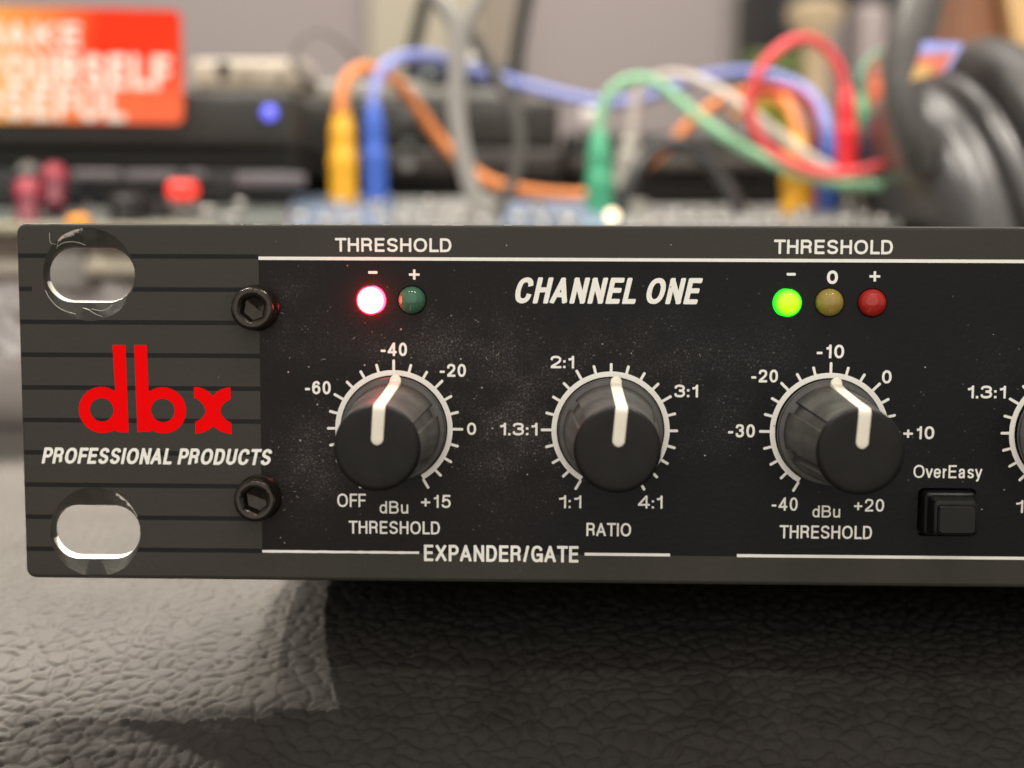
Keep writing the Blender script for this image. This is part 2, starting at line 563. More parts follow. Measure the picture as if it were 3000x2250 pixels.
_S = [(.98, .77), (.88, .93), (.52, 1), (.16, .93), (.03, .75), (.16, .59), (.5, .51), (.85, .42), (1, .25), (.86, .07), (.5, 0), (.12, .07), (0, .25)]
GL = {      # character: (centre line width, strokes)
    'A': (.74, [_ln((0, 0), (.5, 1)), _ln((.5, 1), (1, 0)), _ln((.18, .30), (.82, .30))]),
    'B': (.60, [_ln((0, 0), (0, 1)), _ln((0, 1), (.55, 1)), ('c', [(.55 + .38 * math.sin(math.pi * k / 10), .77 + .23 * math.cos(math.pi * k / 10)) for k in range(11)]), _ln((0, .54), (.55, .54)),
                ('c', [(.6 + .40 * math.sin(math.pi * k / 10), .27 + .27 * math.cos(math.pi * k / 10)) for k in range(11)]), _ln((0, 0), (.6, 0))]),
    'C': (.72, [_sp((.98, .70), (.86, .92), (.52, 1), (.14, .88), (0, .5), (.14, .12), (.52, 0), (.87, .09), (1, .33))]),
    'D': (.66, [_ln((0, 0), (0, 1)), _ln((0, 1), (.45, 1)), _sp((.45, 1), (.82, .90), (1, .5), (.82, .10), (.45, 0)), _ln((0, 0), (.45, 0))]),
    'E': (.54, [_ln((0, 0), (0, 1)), _ln((0, 1), (1, 1)), _ln((0, .52), (.92, .52)), _ln((0, 0), (1, 0))]),
    'F': (.52, [_ln((0, 0), (0, 1)), _ln((0, 1), (1, 1)), _ln((0, .50), (.90, .50))]),
    'G': (.74, [_sp((.95, .73), (.84, .92), (.50, 1), (.14, .88), (0, .5), (.14, .12), (.50, 0), (.86, .12), (.99, .38)), _ln((.58, .44), (.99, .44)), _ln((.99, .44), (.99, 0))]),
    'H': (.64, [_ln((0, 0), (0, 1)), _ln((1, 0), (1, 1)), _ln((0, .53), (1, .53))]),
    'I': (.0, [_ln((0, 0), (0, 1))]),
    'K': (.68, [_ln((0, 0), (0, 1)), _ln((0, .36), (.92, 1)), _ln((.34, .60), (1, 0))]),
    'L': (.50, [_ln((0, 0), (0, 1)), _ln((0, 0), (1, 0))]),
    'M': (.76, [_ln((0, 0), (0, 1)), _ln((0, 1), (.5, 0)), _ln((.5, 0), (1, 1)), _ln((1, 0), (1, 1))]),
    'N': (.63, [_ln((0, 0), (0, 1)), _ln((0, 1), (1, 0)), _ln((1, 0), (1, 1))]),
    'O': (.80, [_el(0, 0, 1, 1)]),
    'P': (.60, [_ln((0, 0), (0, 1)), _ln((0, 1), (.58, 1)), ('c', [(.58 + .42 * math.sin(math.pi * k / 12), .73 + .27 * math.cos(math.pi * k / 12)) for k in range(13)]), _ln((0, .46), (.58, .46))]),
    'R': (.64, [_ln((0, 0), (0, 1)), _ln((0, 1), (.58, 1)), ('c', [(.58 + .38 * math.sin(math.pi * k / 12), .75 + .25 * math.cos(math.pi * k / 12)) for k in range(13)]), _ln((0, .50), (.58, .50)),
                _sp((.55, .50), (.82, .44), (.90, .30), (.92, .12), (1, 0)), ]),
    'S': (.62, [_sp(*_S)]),
    'T': (.66, [_ln((.5, 0), (.5, 1)), _ln((0, 1), (1, 1))]),
    'U': (.63, [_ln((0, .36), (0, 1)), _sp((0, .38), (.05, .15), (.5, 0), (.95, .15), (1, .38)), _ln((1, .36), (1, 1))]),
    'X': (.70, [_ln((0, 0), (.96, 1)), _ln((.04, 1), (1, 0))]),
    'Y': (.72, [_ln((0, 1), (.5, .42)), _ln((1, 1), (.5, .42)), _ln((.5, 0), (.5, .42))]),
    '/': (.26, [_ln((0, 0), (1, 1))]),
    '+': (.46, [_ln((0, .40), (1, .40)), ('l', [(.5, .12), (.5, .68)])]),
    '-': (.20, [_ln((0, .36), (1, .36))]),
    '.': (.0, [('l', [(-.0, 0), (.0001, 0)])]),
    ':': (.0, [('l', [(0, .02), (.0001, .02)]), ('l', [(0, .56), (.0001, .56)])]),
    '0': (.46, [_el(0, 0, 1, 1)]),
    '1': (.24, [_ln((1, 0), (1, 1)), ('c', [(0, .76), (.45, .78), (.85, .86), (1.0, 1.0)])]),
    '2': (.47, [_sp((.0, .68), (.10, .92), (.48, 1), (.88, .93), (.99, .72), (.86, .52), (.46, .28), (.10, .10), (.02, 0)), _ln((.04, 0), (1, 0))]),
    '3': (.46, [_sp((.02, .74), (.13, .94), (.5, 1), (.87, .93), (.96, .76), (.84, .59), (.42, .54)), _sp((.42, .54), (.86, .48), (1, .27), (.87, .07), (.5, 0), (.12, .06), (0, .28))]),
    '4': (.52, [_ln((.76, 0), (.76, 1)), _ln((.72, 1), (.0, .27)), _ln((0, .25), (1, .25))]),
    '5': (.47, [_ln((.20, 1), (.92, 1)), _ln((.20, 1), (.10, .50)), _sp((.08, .49), (.28, .61), (.56, .65), (.88, .55), (1, .32), (.87, .08), (.5, 0), (.13, .06), (0, .24))]),
    '6': (.47, [_sp((.95, .78), (.82, .95), (.52, 1), (.15, .87), (0, .5), (.10, .12), (.5, 0), (.88, .09), (1, .31), (.88, .54), (.5, .62), (.14, .50), (.03, .34))]),
    'd': (.44, [_el(0, 0, 1, .70, 2.1), _ln((1, 0), (1, 1))]),
    'u': (.42, [_ln((0, .25), (0, .70)), _sp((0, .27), (.10, .04), (.5, 0), (.88, .10), (1, .3)), _ln((1, 0), (1, .70))]),
    'v': (.46, [_ln((0, .70), (.5, 0)), _ln((1, .70), (.5, 0))]),
    'e': (.44, [_ln((.04, .36), (.96, .36)), _sp((1, .34), (.92, .60), (.5, .70), (.08, .60), (0, .35), (.08, .10), (.5, 0), (.86, .08), (.97, .20))]),
    'r': (.24, [_ln((0, 0), (0, .70)), _sp((0, .40), (.35, .62), (1, .68))]),
    'a': (.44, [_sp((.05, .48), (.16, .65), (.48, .70), (.80, .64), (.88, .46)), _ln((.88, .1), (.88, .46)), _sp((.88, .12), (.92, .02), (1.05, .0)), _sp((.88, .42), (.5, .37), (.12, .31), (0, .17), (.10, .03), (.38, 0), (.75, .08), (.88, .25))]),
    's': (.40, [_sp(*[(x, y * .70) for x, y in _S])]),
    'y': (.46, [_ln((0, .70), (.5, .02)), _ln((1, .70), (.42, -.18)), _sp((.42, -.16), (.30, -.27), (.06, -.27))]),
}


def stroke_poly(kind, P, h):
    """outline polygons of one stroke of half width h"""
    out = []
    if kind == 'l':
        for a, b in zip(P, P[1:]):
            dx, dy = b[0] - a[0], b[1] - a[1]
            l = math.hypot(dx, dy) or 1e-6
            if l < .01:
                out.append([(a[0] - h * 1.05, a[1] - h * 1.0), (a[0] + h * 1.05, a[1] - h * 1.0), (a[0] + h * 1.05, a[1] + h * 1.05), (a[0] - h * 1.05, a[1] + h * 1.05)])
                continue
            dx, dy = dx / l, dy / l
            diag = min(abs(dx), abs(dy)) > .12
            e = h * (.9 if diag else 1.0)
            r = .34 * h        # slightly softened corners, like screen print
            nx, ny = -dy, dx
            A = (a[0] - dx * e, a[1] - dy * e)
            B = (b[0] + dx * e, b[1] + dy * e)
            out.append([(A[0] + nx * (h - r), A[1] + ny * (h - r)), (A[0] - nx * (h - r), A[1] - ny * (h - r)), (A[0] + dx * r - nx * h, A[1] + dy * r - ny * h),
                        (B[0] - dx * r - nx * h, B[1] - dy * r - ny * h), (B[0] - nx * (h - r), B[1] - ny * (h - r)), (B[0] + nx * (h - r), B[1] + ny * (h - r)),
                        (B[0] - dx * r + nx * h, B[1] - dy * r + ny * h), (A[0] + dx * r + nx * h, A[1] + dy * r + ny * h)])
        return out
    Q = P
    L_, R_ = [], []
    n = len(Q)
    for i in range(n):
        if kind == 'o':
            a, b = Q[(i - 1) % (n - 1)], Q[(i + 1) % (n - 1)]
        else:
            a, b = Q[max(i - 1, 0)], Q[min(i + 1, n - 1)]
        dx, dy = b[0] - a[0], b[1] - a[1]
        l = math.hypot(dx, dy) or 1
        nx, ny = -dy / l, dx / l
        L_.append((Q[i][0] + nx * h, Q[i][1] + ny * h))
        R_.append((Q[i][0] - nx * h, Q[i][1] - ny * h))
    for i in range(n - 1):
        out.append([L_[i], L_[i + 1], R_[i + 1], R_[i]])
    return out


def in_poly(p, lp):
    c = False
    for i in range(len(lp)):
        a, b = lp[i], lp[i - 1]
        if (a[1] > p[1]) != (b[1] > p[1]) and p[0] < (b[0] - a[0]) * (p[1] - a[1]) / (b[1] - a[1]) + a[0]:
            c = not c
    return c


def word_outline(s, width, weight, shear, gap=.17):
    """word of capital height 1 and the given total ink width"""
    from mathutils.geometry import delaunay_2d_cdt
    h = weight / 2
    nat = sum((.30 if c == ' ' else GL[c][0]) for c in s)
    ngap = sum(1 for a, b in zip(s, s[1:]) if ' ' not in (a, b))
    gaps = [gap * (.55 if (a in 'TFPLvry' or b in 'TAvy') else 1) * (.6 if ':' in (a, b) or '.' in (a, b) else 1) for a, b in zip(s, s[1:])]
    fixed = sum(weight for c in s if c != ' ')
    sc = (width - shear - fixed) / (nat + sum(gaps))
    x = h
    V, F = [], []
    for i, c in enumerate(s):
        if c == ' ':
            x += .30 * sc
        else:
            w, strokes = GL[c]
            polys = []
            for kind, P in strokes:
                Q = [(x + u * w * sc, h + v * (1 - 2 * h)) for u, v in P]
                polys += stroke_poly(kind, Q, h)
            if c != 'y':
                polys = [[(p[0], min(max(p[1], 0), 1)) for p in pl] for pl in polys]
            vv, ee = [], []
            for pl in polys:
                n0 = len(vv)
                vv += [Vector(p) for p in pl]
                ee += [(n0 + k, n0 + (k + 1) % len(pl)) for k in range(len(pl))]
            vs, es, fs, *_ = delaunay_2d_cdt(vv, ee, [], 0, 1e-5)
            n0 = len(V)
            V += [(v[0] + shear * v[1], v[1]) for v in vs]
            for f in fs:
                cp = (sum(vs[k][0] for k in f) / len(f), sum(vs[k][1] for k in f) / len(f))
                if any(in_poly(cp, pl) for pl in polys):
                    F.append(tuple(n0 + k for k in f))
            x += w * sc + weight
        if i < len(s) - 1:
            x += gaps[i] * sc
    return np.array(V), F


def word(s, x0, x1, z0, z1, weight=.17, shear=0., m=None, parent=None, name='printed_word', y=-.03):
    hh = z1 - z0
    A, Fc = word_outline(s, (x1 - x0) / hh, weight, shear)
    X = x0 + A[:, 0] * hh
    Z = z0 + A[:, 1] * hh
    V = np.stack([X, np.full(len(X), y), Z], 1)
    return mesh(name, V, Fc, m or M_WHITE, parent or panel)


WORDS = [
    ('THRESHOLD', 38.70, 52.73, 40.42, 42.08, 0.18, 0),
    ('-40', 44.15, 47.34, 27.87, 29.50, 0.18, 0),
    ('-20', 51.32, 54.48, 25.39, 26.96, 0.18, 0),
    ('-60', 34.91, 38.04, 23.16, 24.78, 0.18, 0),
    ('0', 54.63, 55.73, 18.31, 19.82, 0.18, 0),
    ('OFF', 38.73, 42.26, 9.30, 10.97, 0.14, 0),
    ('+15', 49.00, 52.65, 9.29, 10.91, 0.155, 0),
    ('dBu', 43.92, 47.44, 8.54, 10.09, 0.14, 0),
    ('THRESHOLD', 40.11, 51.32, 6.00, 7.61, 0.15, 0),
    ('RATIO', 69.23, 74.68, 5.97, 7.62, 0.15, 0),
    ('EXPANDER/GATE', 49.35, 68.29, 2.66, 4.72, 0.17, 0),
    ('2:1', 64.70, 67.56, 26.51, 28.02, 0.18, 0),
    ('3:1', 79.66, 82.54, 23.08, 24.62, 0.18, 0),
    ('1.3:1', 58.51, 63.19, 18.30, 19.84, 0.18, 0),
    ('1:1', 65.75, 68.58, 9.39, 10.99, 0.155, 0),
    ('4:1', 75.47, 78.46, 9.43, 11.05, 0.155, 0),
    ('CHANNEL ONE', 60.15, 82.91, 34.32, 37.45, 0.19, 0.22),
    ('THRESHOLD', 91.29, 105.40, 40.37, 42.08, 0.18, 0),
    ('0', 97.67, 98.97, 36.82, 38.43, 0.22, 0),
    ('-10', 96.68, 99.94, 27.92, 29.56, 0.18, 0),
    ('-20', 88.90, 92.10, 24.95, 26.51, 0.18, 0),
    ('0', 104.55, 105.69, 24.92, 26.52, 0.18, 0),
    ('-30', 86.24, 89.47, 18.25, 19.87, 0.18, 0),
    ('+10', 107.30, 111.00, 18.20, 19.78, 0.18, 0),
    ('1.3:1', 114.71, 119.37, 23.20, 24.73, 0.18, 0),
    ('OverEasy', 108.66, 116.90, 13.47, 15.07, 0.14, 0),
    ('+20', 101.63, 105.25, 9.31, 10.86, 0.15, 0),
    ('-40', 91.69, 94.83, 9.32, 10.96, 0.15, 0),
    ('dBu', 96.63, 99.98, 8.53, 10.00, 0.14, 0),
    ('THRESHOLD', 92.72, 103.90, 5.91, 7.54, 0.15, 0),
    ('1:1', 121.00, 123.78, 9.29, 10.86, 0.155, 0),
    ('PROFESSIONAL PRODUCTS', 2.32, 30.90, 14.39, 16.39, 0.19, 0.22),
]
for s, x0, x1, z0, z1, bold, shear in WORDS:
    word(s, x0, x1, z0, z1, bold, shear)


def strip(x0, x1, z, w, name='printed_line', jag=0.):
    n = max(2, int((x1 - x0) / .7)) if jag else 1
    top = [(x0 + (x1 - x0) * k / n, -.03, z + w / 2 - random.random() * jag) for k in range(n + 1)]
    bot = [(x0 + (x1 - x0) * k / n, -.03, z - w / 2 + random.random() * jag) for k in range(n + 1)]
    return mesh(name, bot + top, [(k, k + 1, n + 2 + k, n + 1 + k) for k in range(n)], M_WHITE, panel)


strip(29.42, 479, 39.60, .40)
strip(29.42, 48.75, 3.70, .36, jag=.05)
strip(69.05, 79.46, 3.72, .36)
strip(87.6, 240, 3.72, .38)

# minus and plus signs over the lights
for x0, x1, z in ((42.68, 43.80, 37.95), (92.86, 93.95, 37.95)):
    mesh('minus_sign', rrect(x0, z - .15, x1, z + .17, .12, -.03), [tuple(range(28))[::-1]], M_WHITE, panel)
for xc, zc in ((48.25, 37.72), (103.35, 37.75)):
    a, b = .64, .15
    P = [(-b, -a), (b, -a), (b, -b), (a, -b), (a, b), (b, b), (b, a), (-b, a), (-b, b), (-a, b), (-a, -b), (-b, -b)]
    mesh('plus_sign', [(xc + p, -.03, zc + q * .95) for p, q in P], [(0, 1, 2, 11), (2, 3, 4, 5), (5, 6, 7, 8), (8, 9, 10, 11), (2, 5, 8, 11)], M_WHITE, panel)

# ---- the red logo, drawn from circles and bars ----------------------
def poly2d(outer, inner, name, m, parent):
    V, F = fill([(p[0], -.035, p[1]) for p in outer], [[(q[0], -.035, q[1]) for q in i] for i in inner])
    return mesh(name, V, F, m, parent)


LX, LZ = (6.04, 30.26)
def L(u, v):      # logo grid: 1 unit = one thousandth of 122 mm
    return (LX + u / 102.1, LZ - v / 102.1)


def arc(cx, cy, r, a0, a1, n=28):
    return [L(cx + r * math.cos(math.radians(a0 + (a1 - a0) * k / n)), cy - r * math.sin(math.radians(a0 + (a1 - a0) * k / n))) for k in range(n + 1)]


# letter d
RO, RI = 290, 148
aj = math.degrees(math.asin((940 - 706) / RO))
d_out = [L(552, 125), L(714, 125), L(730, 1222), L(595, 1215)] + [L(568, 1195)] + arc(400, 940, RO, -58, -305)[1:] + [L(572, 690)]
poly2d(d_out, [arc(398, 938, RI, 0, 360, 40)[:-1]], 'logo_letter', M_RED, panel)
b_out = [L(822, 125), L(980, 125), L(992, 690)] + arc(1168, 940, RO, 124, -120)[:] + [L(1000, 1208), L(840, 1215)]
poly2d(b_out, [arc(1166, 940, RI, 0, 360, 40)[:-1]], 'logo_letter', M_RED, panel)


def qb(a, b, c, n=10):
    return [L(*[(1 - t) ** 2 * a[i] + 2 * t * (1 - t) * b[i] + t * t * c[i] for i in (0, 1)]) for t in [k / n for k in range(n)]]


x_out = (qb((1560, 645), (1700, 640), (1795, 760)) + qb((1795, 760), (1870, 655), (2018, 645)) + [L(2018, 645)] + [L(2018, 785)] +
         qb((2012, 800), (1895, 850), (1888, 935)) + qb((1888, 935), (1890, 1030), (2020, 1090)) + [L(2020, 1090), L(2024, 1230)] +
         qb((2020, 1232), (1870, 1215), (1795, 1130)) + qb((1795, 1130), (1725, 1215), (1570, 1230)) + [L(1570, 1230), L(1568, 1085)] +
         qb((1572, 1080), (1690, 1035), (1698, 940)) + qb((1698, 940), (1690, 840), (1570, 785)) + [L(1562, 782)])
poly2d(x_out, [], 'logo_letter', M_RED, panel)

# ---- dial scales -----------------------------------------------------
KX = [45.72, 72.04, 98.42, 127.1]
KZ = 19.0


def dial(cx, cz, major):
    mb = MB()
    ri, ro = 6.53, 7.16
    n = 100
    ring_i = [(cx + ri * math.sin(math.radians(a)), -.03, cz + ri * math.cos(math.radians(a))) for a in np.linspace(-150, 150, n)]
    ring_o = [(cx + ro * math.sin(math.radians(a)), -.03, cz + ro * math.cos(math.radians(a))) for a in np.linspace(-150, 150, n)]
    mb.add(ring_i + ring_o, [(i, i + 1, n + i + 1, n + i) for i in range(n - 1)])
    for k in range(21):
        a = -150 + 15 * k
        r1 = 8.45 if a in major else 8.17
        w = .165
        t = math.radians(a)
        d, s = (math.sin(t), math.cos(t)), (math.cos(t), -math.sin(t))
        P = []
        for rr, ww in ((7.10, w), (r1 - .12, w), (r1 - .04, w * .8), (r1, w * .4)):
            P.append((rr, ww))
        L_ = [(cx + d[0] * r + s[0] * q, -.034, cz + d[1] * r + s[1] * q) for r, q in P]
        R_ = [(cx + d[0] * r - s[0] * q, -.034, cz + d[1] * r - s[1] * q) for r, q in P]
        mb.add(L_ + R_[::-1], [tuple(range(8))])
    return mb.build('dial_scale', M_WHITE, panel, smooth=False)


dial(KX[0], KZ, (-150, -60, 0, 45, 90, 150))
dial(KX[1], KZ, (-150, -90, -30, 60, 150))
dial(KX[2], KZ, (-150, -90, -45, 0, 45, 90, 150))
dial(KX[3], KZ, (-150, -60, 0, 60, 150))


# ---- knobs ------------------------------------------------------------
def make_knob():
    n = 180
    prof = [(6.0, .15), (6.3, .3), (6.38, .5), (6.36, 1.0), (6.2, 1.22), (5.86, 1.30), (5.72, 1.34), (5.66, 1.6), (5.62, 2.2), (5.40, 6), (5.12, 10.5), (4.84, 15.4), (4.79, 16.55), (4.70, 16.62)]
    rings = []
    for r, h in prof:
        ring = []
        for k in range(n):
            a = 360.0 * k / n
            rr = r
            if 1.5 < h < 16.0:
                for g in (60, 120, 180, 240, 300):
                    dd = abs(a - g)
                    if dd < 7.4:
                        rr = r - .46 * min(1, (7.4 - dd) / 1.0)
            t = math.radians(a)
            ring.append((rr * math.sin(t), -h, rr * math.cos(t)))
        rings.append(ring)
    mb = MB()
    mb.loft(rings, cap=False)
    body = mb.build('knob', M_KNOB, unit, origin=(0, 0, 0), ang=28)
    mb = MB()
    rr = [[(r * math.sin(2 * math.pi * k / 64), -h, r * math.cos(2 * math.pi * k / 64)) for k in range(64)] for r, h in ((4.66, 16.2), (4.79, 16.45), (4.80, 16.65), (4.75, 16.85), (4.62, 17.02), (4.42, 17.12), (4.15, 17.17), (3.0, 17.16), (.02, 17.15))]
    mb.loft(rr)
    cap = mb.build('cap_face', M_CAP, body, ang=60)
    # pointer: a raised bar over the cap that folds down the side onto the flange
    st = []          # (radial, height, half width)
    hw = .69
    for k in range(7):
        q = k / 6 * math.pi / 2
        st.append((1.05 - hw * math.cos(q) + .0, 17.32, hw * math.sin(q) if k else .06))
    st += [(2.5, 17.33, hw), (4.0, 17.34, hw), (4.45, 17.28, hw), (4.72, 17.02, hw), (4.86, 16.5, hw), (5.2, 10.6, hw * 1.0), (5.62, 4.8, hw), (5.9, 2.2, hw), (6.0, 1.75, hw)]
    for k in range(1, 7):
        q = k / 6 * math.pi / 2
        st.append((6.08 + .72 * math.sin(q), 1.72 - .25 * k / 6, hw * math.cos(q) if k < 6 else .06))
    rings = []
    for i, (r, h, w) in enumerate(st):
        a, b = st[max(i - 1, 0)], st[min(i + 1, len(st) - 1)]
        tr, th = b[0] - a[0], b[1] - a[1]
        l = math.hypot(tr, th)
        nr, nh = -th / l, tr / l           # outward normal
        e = min(.16, w * .5)
        ring = []
        for x, dpt in ((-w, -.75), (-w, -.14), (-w + e * .35, -.04), (-w + e, 0), (w - e, 0), (w - e * .35, -.04), (w, -.14), (w, -.75)):
            ring.append((x, -(h + nh * dpt), r + nr * dpt))
        rings.append(ring)
    mb = MB()
    mb.loft(rings, cap=True)
    mb.build('pointer', M_POINT, body, ang=45)
    return body


def copy_tree(o, parent):
    c = o.copy()
    C.objects.link(c)
    c.parent = parent
    for ch in list(o.children):
        copy_tree(ch, c)
    return c


knob0 = make_knob()
for i, (x, rot_) in enumerate(zip(KX, (3.6, 5.2, 3.8, 100))):
    k = knob0 if i == 0 else copy_tree(knob0, unit)
    k.location = (x * K, 0, KZ * K)
    k.rotation_euler = (0, math.radians(rot_), 0)

# ---- lights -------------------------------------------------------------
def led_mat(name, col, emit=None, strength=0, core=None):
    m = mat(name, col, .05, spec=.42, coat=0.0, emit=emit, estr=strength, vary=(900, .25))
    if core:
        t = NT(m)
        tc = t.node('ShaderNodeTexCoord')
        sp = t.node('ShaderNodeSeparateXYZ')
        t.link(tc.outputs['Object'], sp.inputs[0])
        r2 = t.m('SQRT', t.m('ADD', t.m('POWER', sp.outputs['X'], 2), t.m('POWER', sp.outputs['Z'], 2)))
        f = t.m('MINIMUM', t.m('MAXIMUM', t.m('DIVIDE', t.m('SUBTRACT', r2, .0010), .0006), 0), 1)
        t.link(t.mix(f, core, emit), t.b.inputs['Emission Color'])
    return m


LM = [led_mat('red_light_on', (.6, .05, .05), (1.0, .007, .018), 48.0, core=(1, .18, .12)), led_mat('green_light_off', (.045, .13, .075)),
      led_mat('green_light_on', (.1, .5, .02), (.01, 1.0, .02), 1.35, core=(.42, 1.0, .0)), led_mat('yellow_light_off', (.30, .22, .045)), led_mat('red_light_off', (.36, .018, .012))]
for (x, z), m in zip(LEDS, LM):
    mb = MB()
    prof = [(1.66, -1.8), (1.66, .10)] + [(1.66 * math.cos(t), .1 + 1.35 * math.sin(t)) for t in [math.pi / 2 * k / 12 for k in range(1, 13)]]
    mb.lathe([(r, h) for r, h in prof], (x, 0, z), (0, -1, 0), 40)
    mb.build('indicator_light', m, unit, origin=(x, 0, z), ang=60)
mb = MB()
mb.box((36, 2.3, 2), (130, 2.9, 42))
mb.build('circuit_board', M_HOLE, unit, smooth=False)


# ---- hex socket screws -------------------------------------------------------
def hexpts(r, y, cx, cz, rot_, n=48):
    pts = []
    for k in range(n):
        a = 2 * math.pi * k / n
        b = (a - rot_) % (math.pi / 3) - math.pi / 6
        rr = r * math.cos(math.pi / 6) / math.cos(b)
        pts.append((cx + rr * math.cos(a), y, cz + rr * math.sin(a)))
    return pts


scr = []
for cx, cz, rot_ in ((29.15, 33.62, math.radians(20)), (29.15, 10.44, math.radians(38))):
    mb = MB()
    rings = [circ(0, 0, 2.80, -.02), circ(0, 0, 2.80, -.25), circ(0, 0, 2.62, -.5), circ(0, 0, 2.62, -2.35), circ(0, 0, 2.56, -2.62), circ(0, 0, 2.36, -2.85), circ(0, 0, 2.1, -2.93),
             circ(0, 0, 1.78, -2.86), hexpts(1.62, -2.62, 0, 0, rot_), hexpts(1.50, -2.45, 0, 0, rot_), hexpts(1.50, -.7, 0, 0, rot_), circ(0, 0, .05, -.35)]
    mb.loft([[(p[0] + cx, p[1], p[2] + cz) for p in r] for r in rings])
    mb.build('socket_screw', M_SCREW, unit, origin=(cx, 0, cz), ang=35)

# ---- push button ---------------------------------------------------------------
mb = MB()
def br(x0, z0, x1, z1, r, h):
    return rrect(x0, z0, x1, z1, r, -h, 6)
mb.loft([br(109.62, 6.7, 116.0, 12.0, .6, -1.5), br(109.62, 6.7, 116.0, 12.0, .6, 1.2), br(109.72, 6.8, 115.9, 11.92, .55, 1.55), br(110.0, 7.05, 115.65, 11.7, .5, 1.75),
         br(110.15, 7.1, 115.5, 11.45, .5, 3.3), br(110.25, 7.2, 115.4, 11.35, .5, 3.75), br(110.45, 7.35, 115.2, 11.15, .45, 3.9),
         br(110.55, 7.45, 115.1, 10.95, .42, 3.92), br(110.62, 7.5, 115.05, 10.85, .4, 4.25), br(110.8, 7.65, 114.9, 10.7, .35, 4.4)], cap=True)
mb.build('push_button', M_BUTTON, unit, origin=(112.8, 0, 9.3), ang=30)

# ---- chassis ---------------------------------------------------------------------
mb = MB()
mb.box((26.5, T + .02, 1.2), (456, 146, 42.4))
ch = mb.build('chassis', M_CHASSIS, unit, smooth=False)
for x in (50, 430):
    for y in (62, 130):
        mb = MB()
        mb.lathe([(5.5, 0), (5.5, 5.5), (5.0, 7.6)], (x, y, 1.2), (0, 0, -1), 24)
        mb.build('rubber_foot', M_HOLE, unit)

# paint flake curl and lint near the upper slot, and bright nicks along the top edge
def shred(pts, r, m, name):
    mb = MB()
    mb.tube(spline(pts, 6), r, 5)
    return mb.build(name, m, panel)


M_FLAKE = mat('bare_metal_flake', (.50, .47, .41), .35, metal=.4)
shred([(4.12, -0.10, 42.56), (4.18, -0.30, 41.82), (4.33, -0.35, 41.32), (4.87, -0.10, 41.16)], .028, M_FLAKE, 'paint_flake')
shred([(5.65, -0.30, 42.23), (5.51, -0.35, 41.82), (5.17, -0.30, 41.33), (4.94, -0.10, 40.67)], .03, M_FLAKE, 'paint_flake')
shred([(5.07, -0.05, 40.92), (5.71, -0.15, 41.33), (6.75, -0.12, 41.50), (7.79, -0.10, 41.34), (8.41, -0.05, 41.09)], .035, M_FLAKE, 'paint_flake')
shred([(3.38, -0.05, 35.63), (3.86, -0.10, 34.73), (4.67, -0.12, 33.78), (5.70, -0.10, 33.16), (7.03, -0.04, 32.75)], .042, M_FLAKE, 'paint_flake')
shred([(7.92, -0.10, 33.50), (8.71, -0.12, 33.26), (9.45, -0.10, 32.77), (10.28, -0.06, 32.48)], .042, M_FLAKE, 'paint_flake')
shred([(9.05, -0.08, 33.39), (10.09, -0.10, 33.18), (10.93, -0.10, 33.40), (11.57, -0.06, 33.90)], .03, M_FLAKE, 'paint_flake')
for i in range(46):
    x = random.choice([random.uniform(.6, 8), random.uniform(1, 120), random.uniform(24, 55)])
    w = random.uniform(.2, 1.6)
    mb = MB()
    z = 43.64
    y = random.uniform(.12, .5)
    mb.box((x, y, z - .03), (x + w, y + random.uniform(.05, .18), z + .075))
    mb.build('paint_chip', M_FLAKE, panel, smooth=False)
# lint and dust grains standing on the panel
M_LINT = mat('pale_lint', (.40, .38, .34), .8)
mb = MB()
for p in ((40.19, 38.76), (46.63, 31.10), (52.70, 32.79), (55.96, 32.06), (79.03, 41.41), (79.06, 36.40), (109.65, 26.90), (59.35, 41.25), (35.40, 26.48), (42.18, 26.73), (36.40, 21.90), (47.86, 27.68), (52.83, 29.69), (52.83, 14.36), (55.48, 22.74), (83.49, 15.99), (61.99, 13.51), (36.55, 15.62), (34.27, 17.49), (57.73, 19.13), (53.86, 27.55), (74.92, 24.87), (70.96, 29.47), (56.43, 24.08), (74.46, 28.37), (85.64, 22.45), (91.78, 19.71), (31.70, 5.42), (32.20, 4.79), (32.90, 25.84), (119.62, 12.11), (117.00, 9.70), (24.34, 25.16), (117.63, 30.88)):
    r = random.uniform(.05, .13)
    mb.lathe([(r * .5, 0), (r, r * .6), (r * .4, r * 1.2)], (p[0], 0, p[1]), (0, -1, 0), 6)
for k in range(34):
    c = random.choice([(60, 21, 7, 8), (37, 17, 4, 6), (33.5, 32, 2, 4), (76, 28, 6, 3), (33, 12, 2, 3), (53, 31, 5, 3)])
    x, z = random.gauss(c[0], c[2]), random.gauss(c[1], c[3])
    if x < 30.5 or not 4.5 < z < 38 or min(math.hypot(x - q, z - KZ) for q in KX) < 7.4:
        continue
    a = random.uniform(0, 6.28)
    l = random.uniform(.06, .25)
    b = random.uniform(-.8, .8)
    mb.tube([(x, -.03, z), (x + l * math.cos(a), -.06, z + l * math.sin(a)), (x + 1.7 * l * math.cos(a + b), -.03, z + 1.7 * l * math.sin(a + b))], .022, 4)
tag(mb.build('dust', M_LINT, panel, smooth=False), kind='stuff')

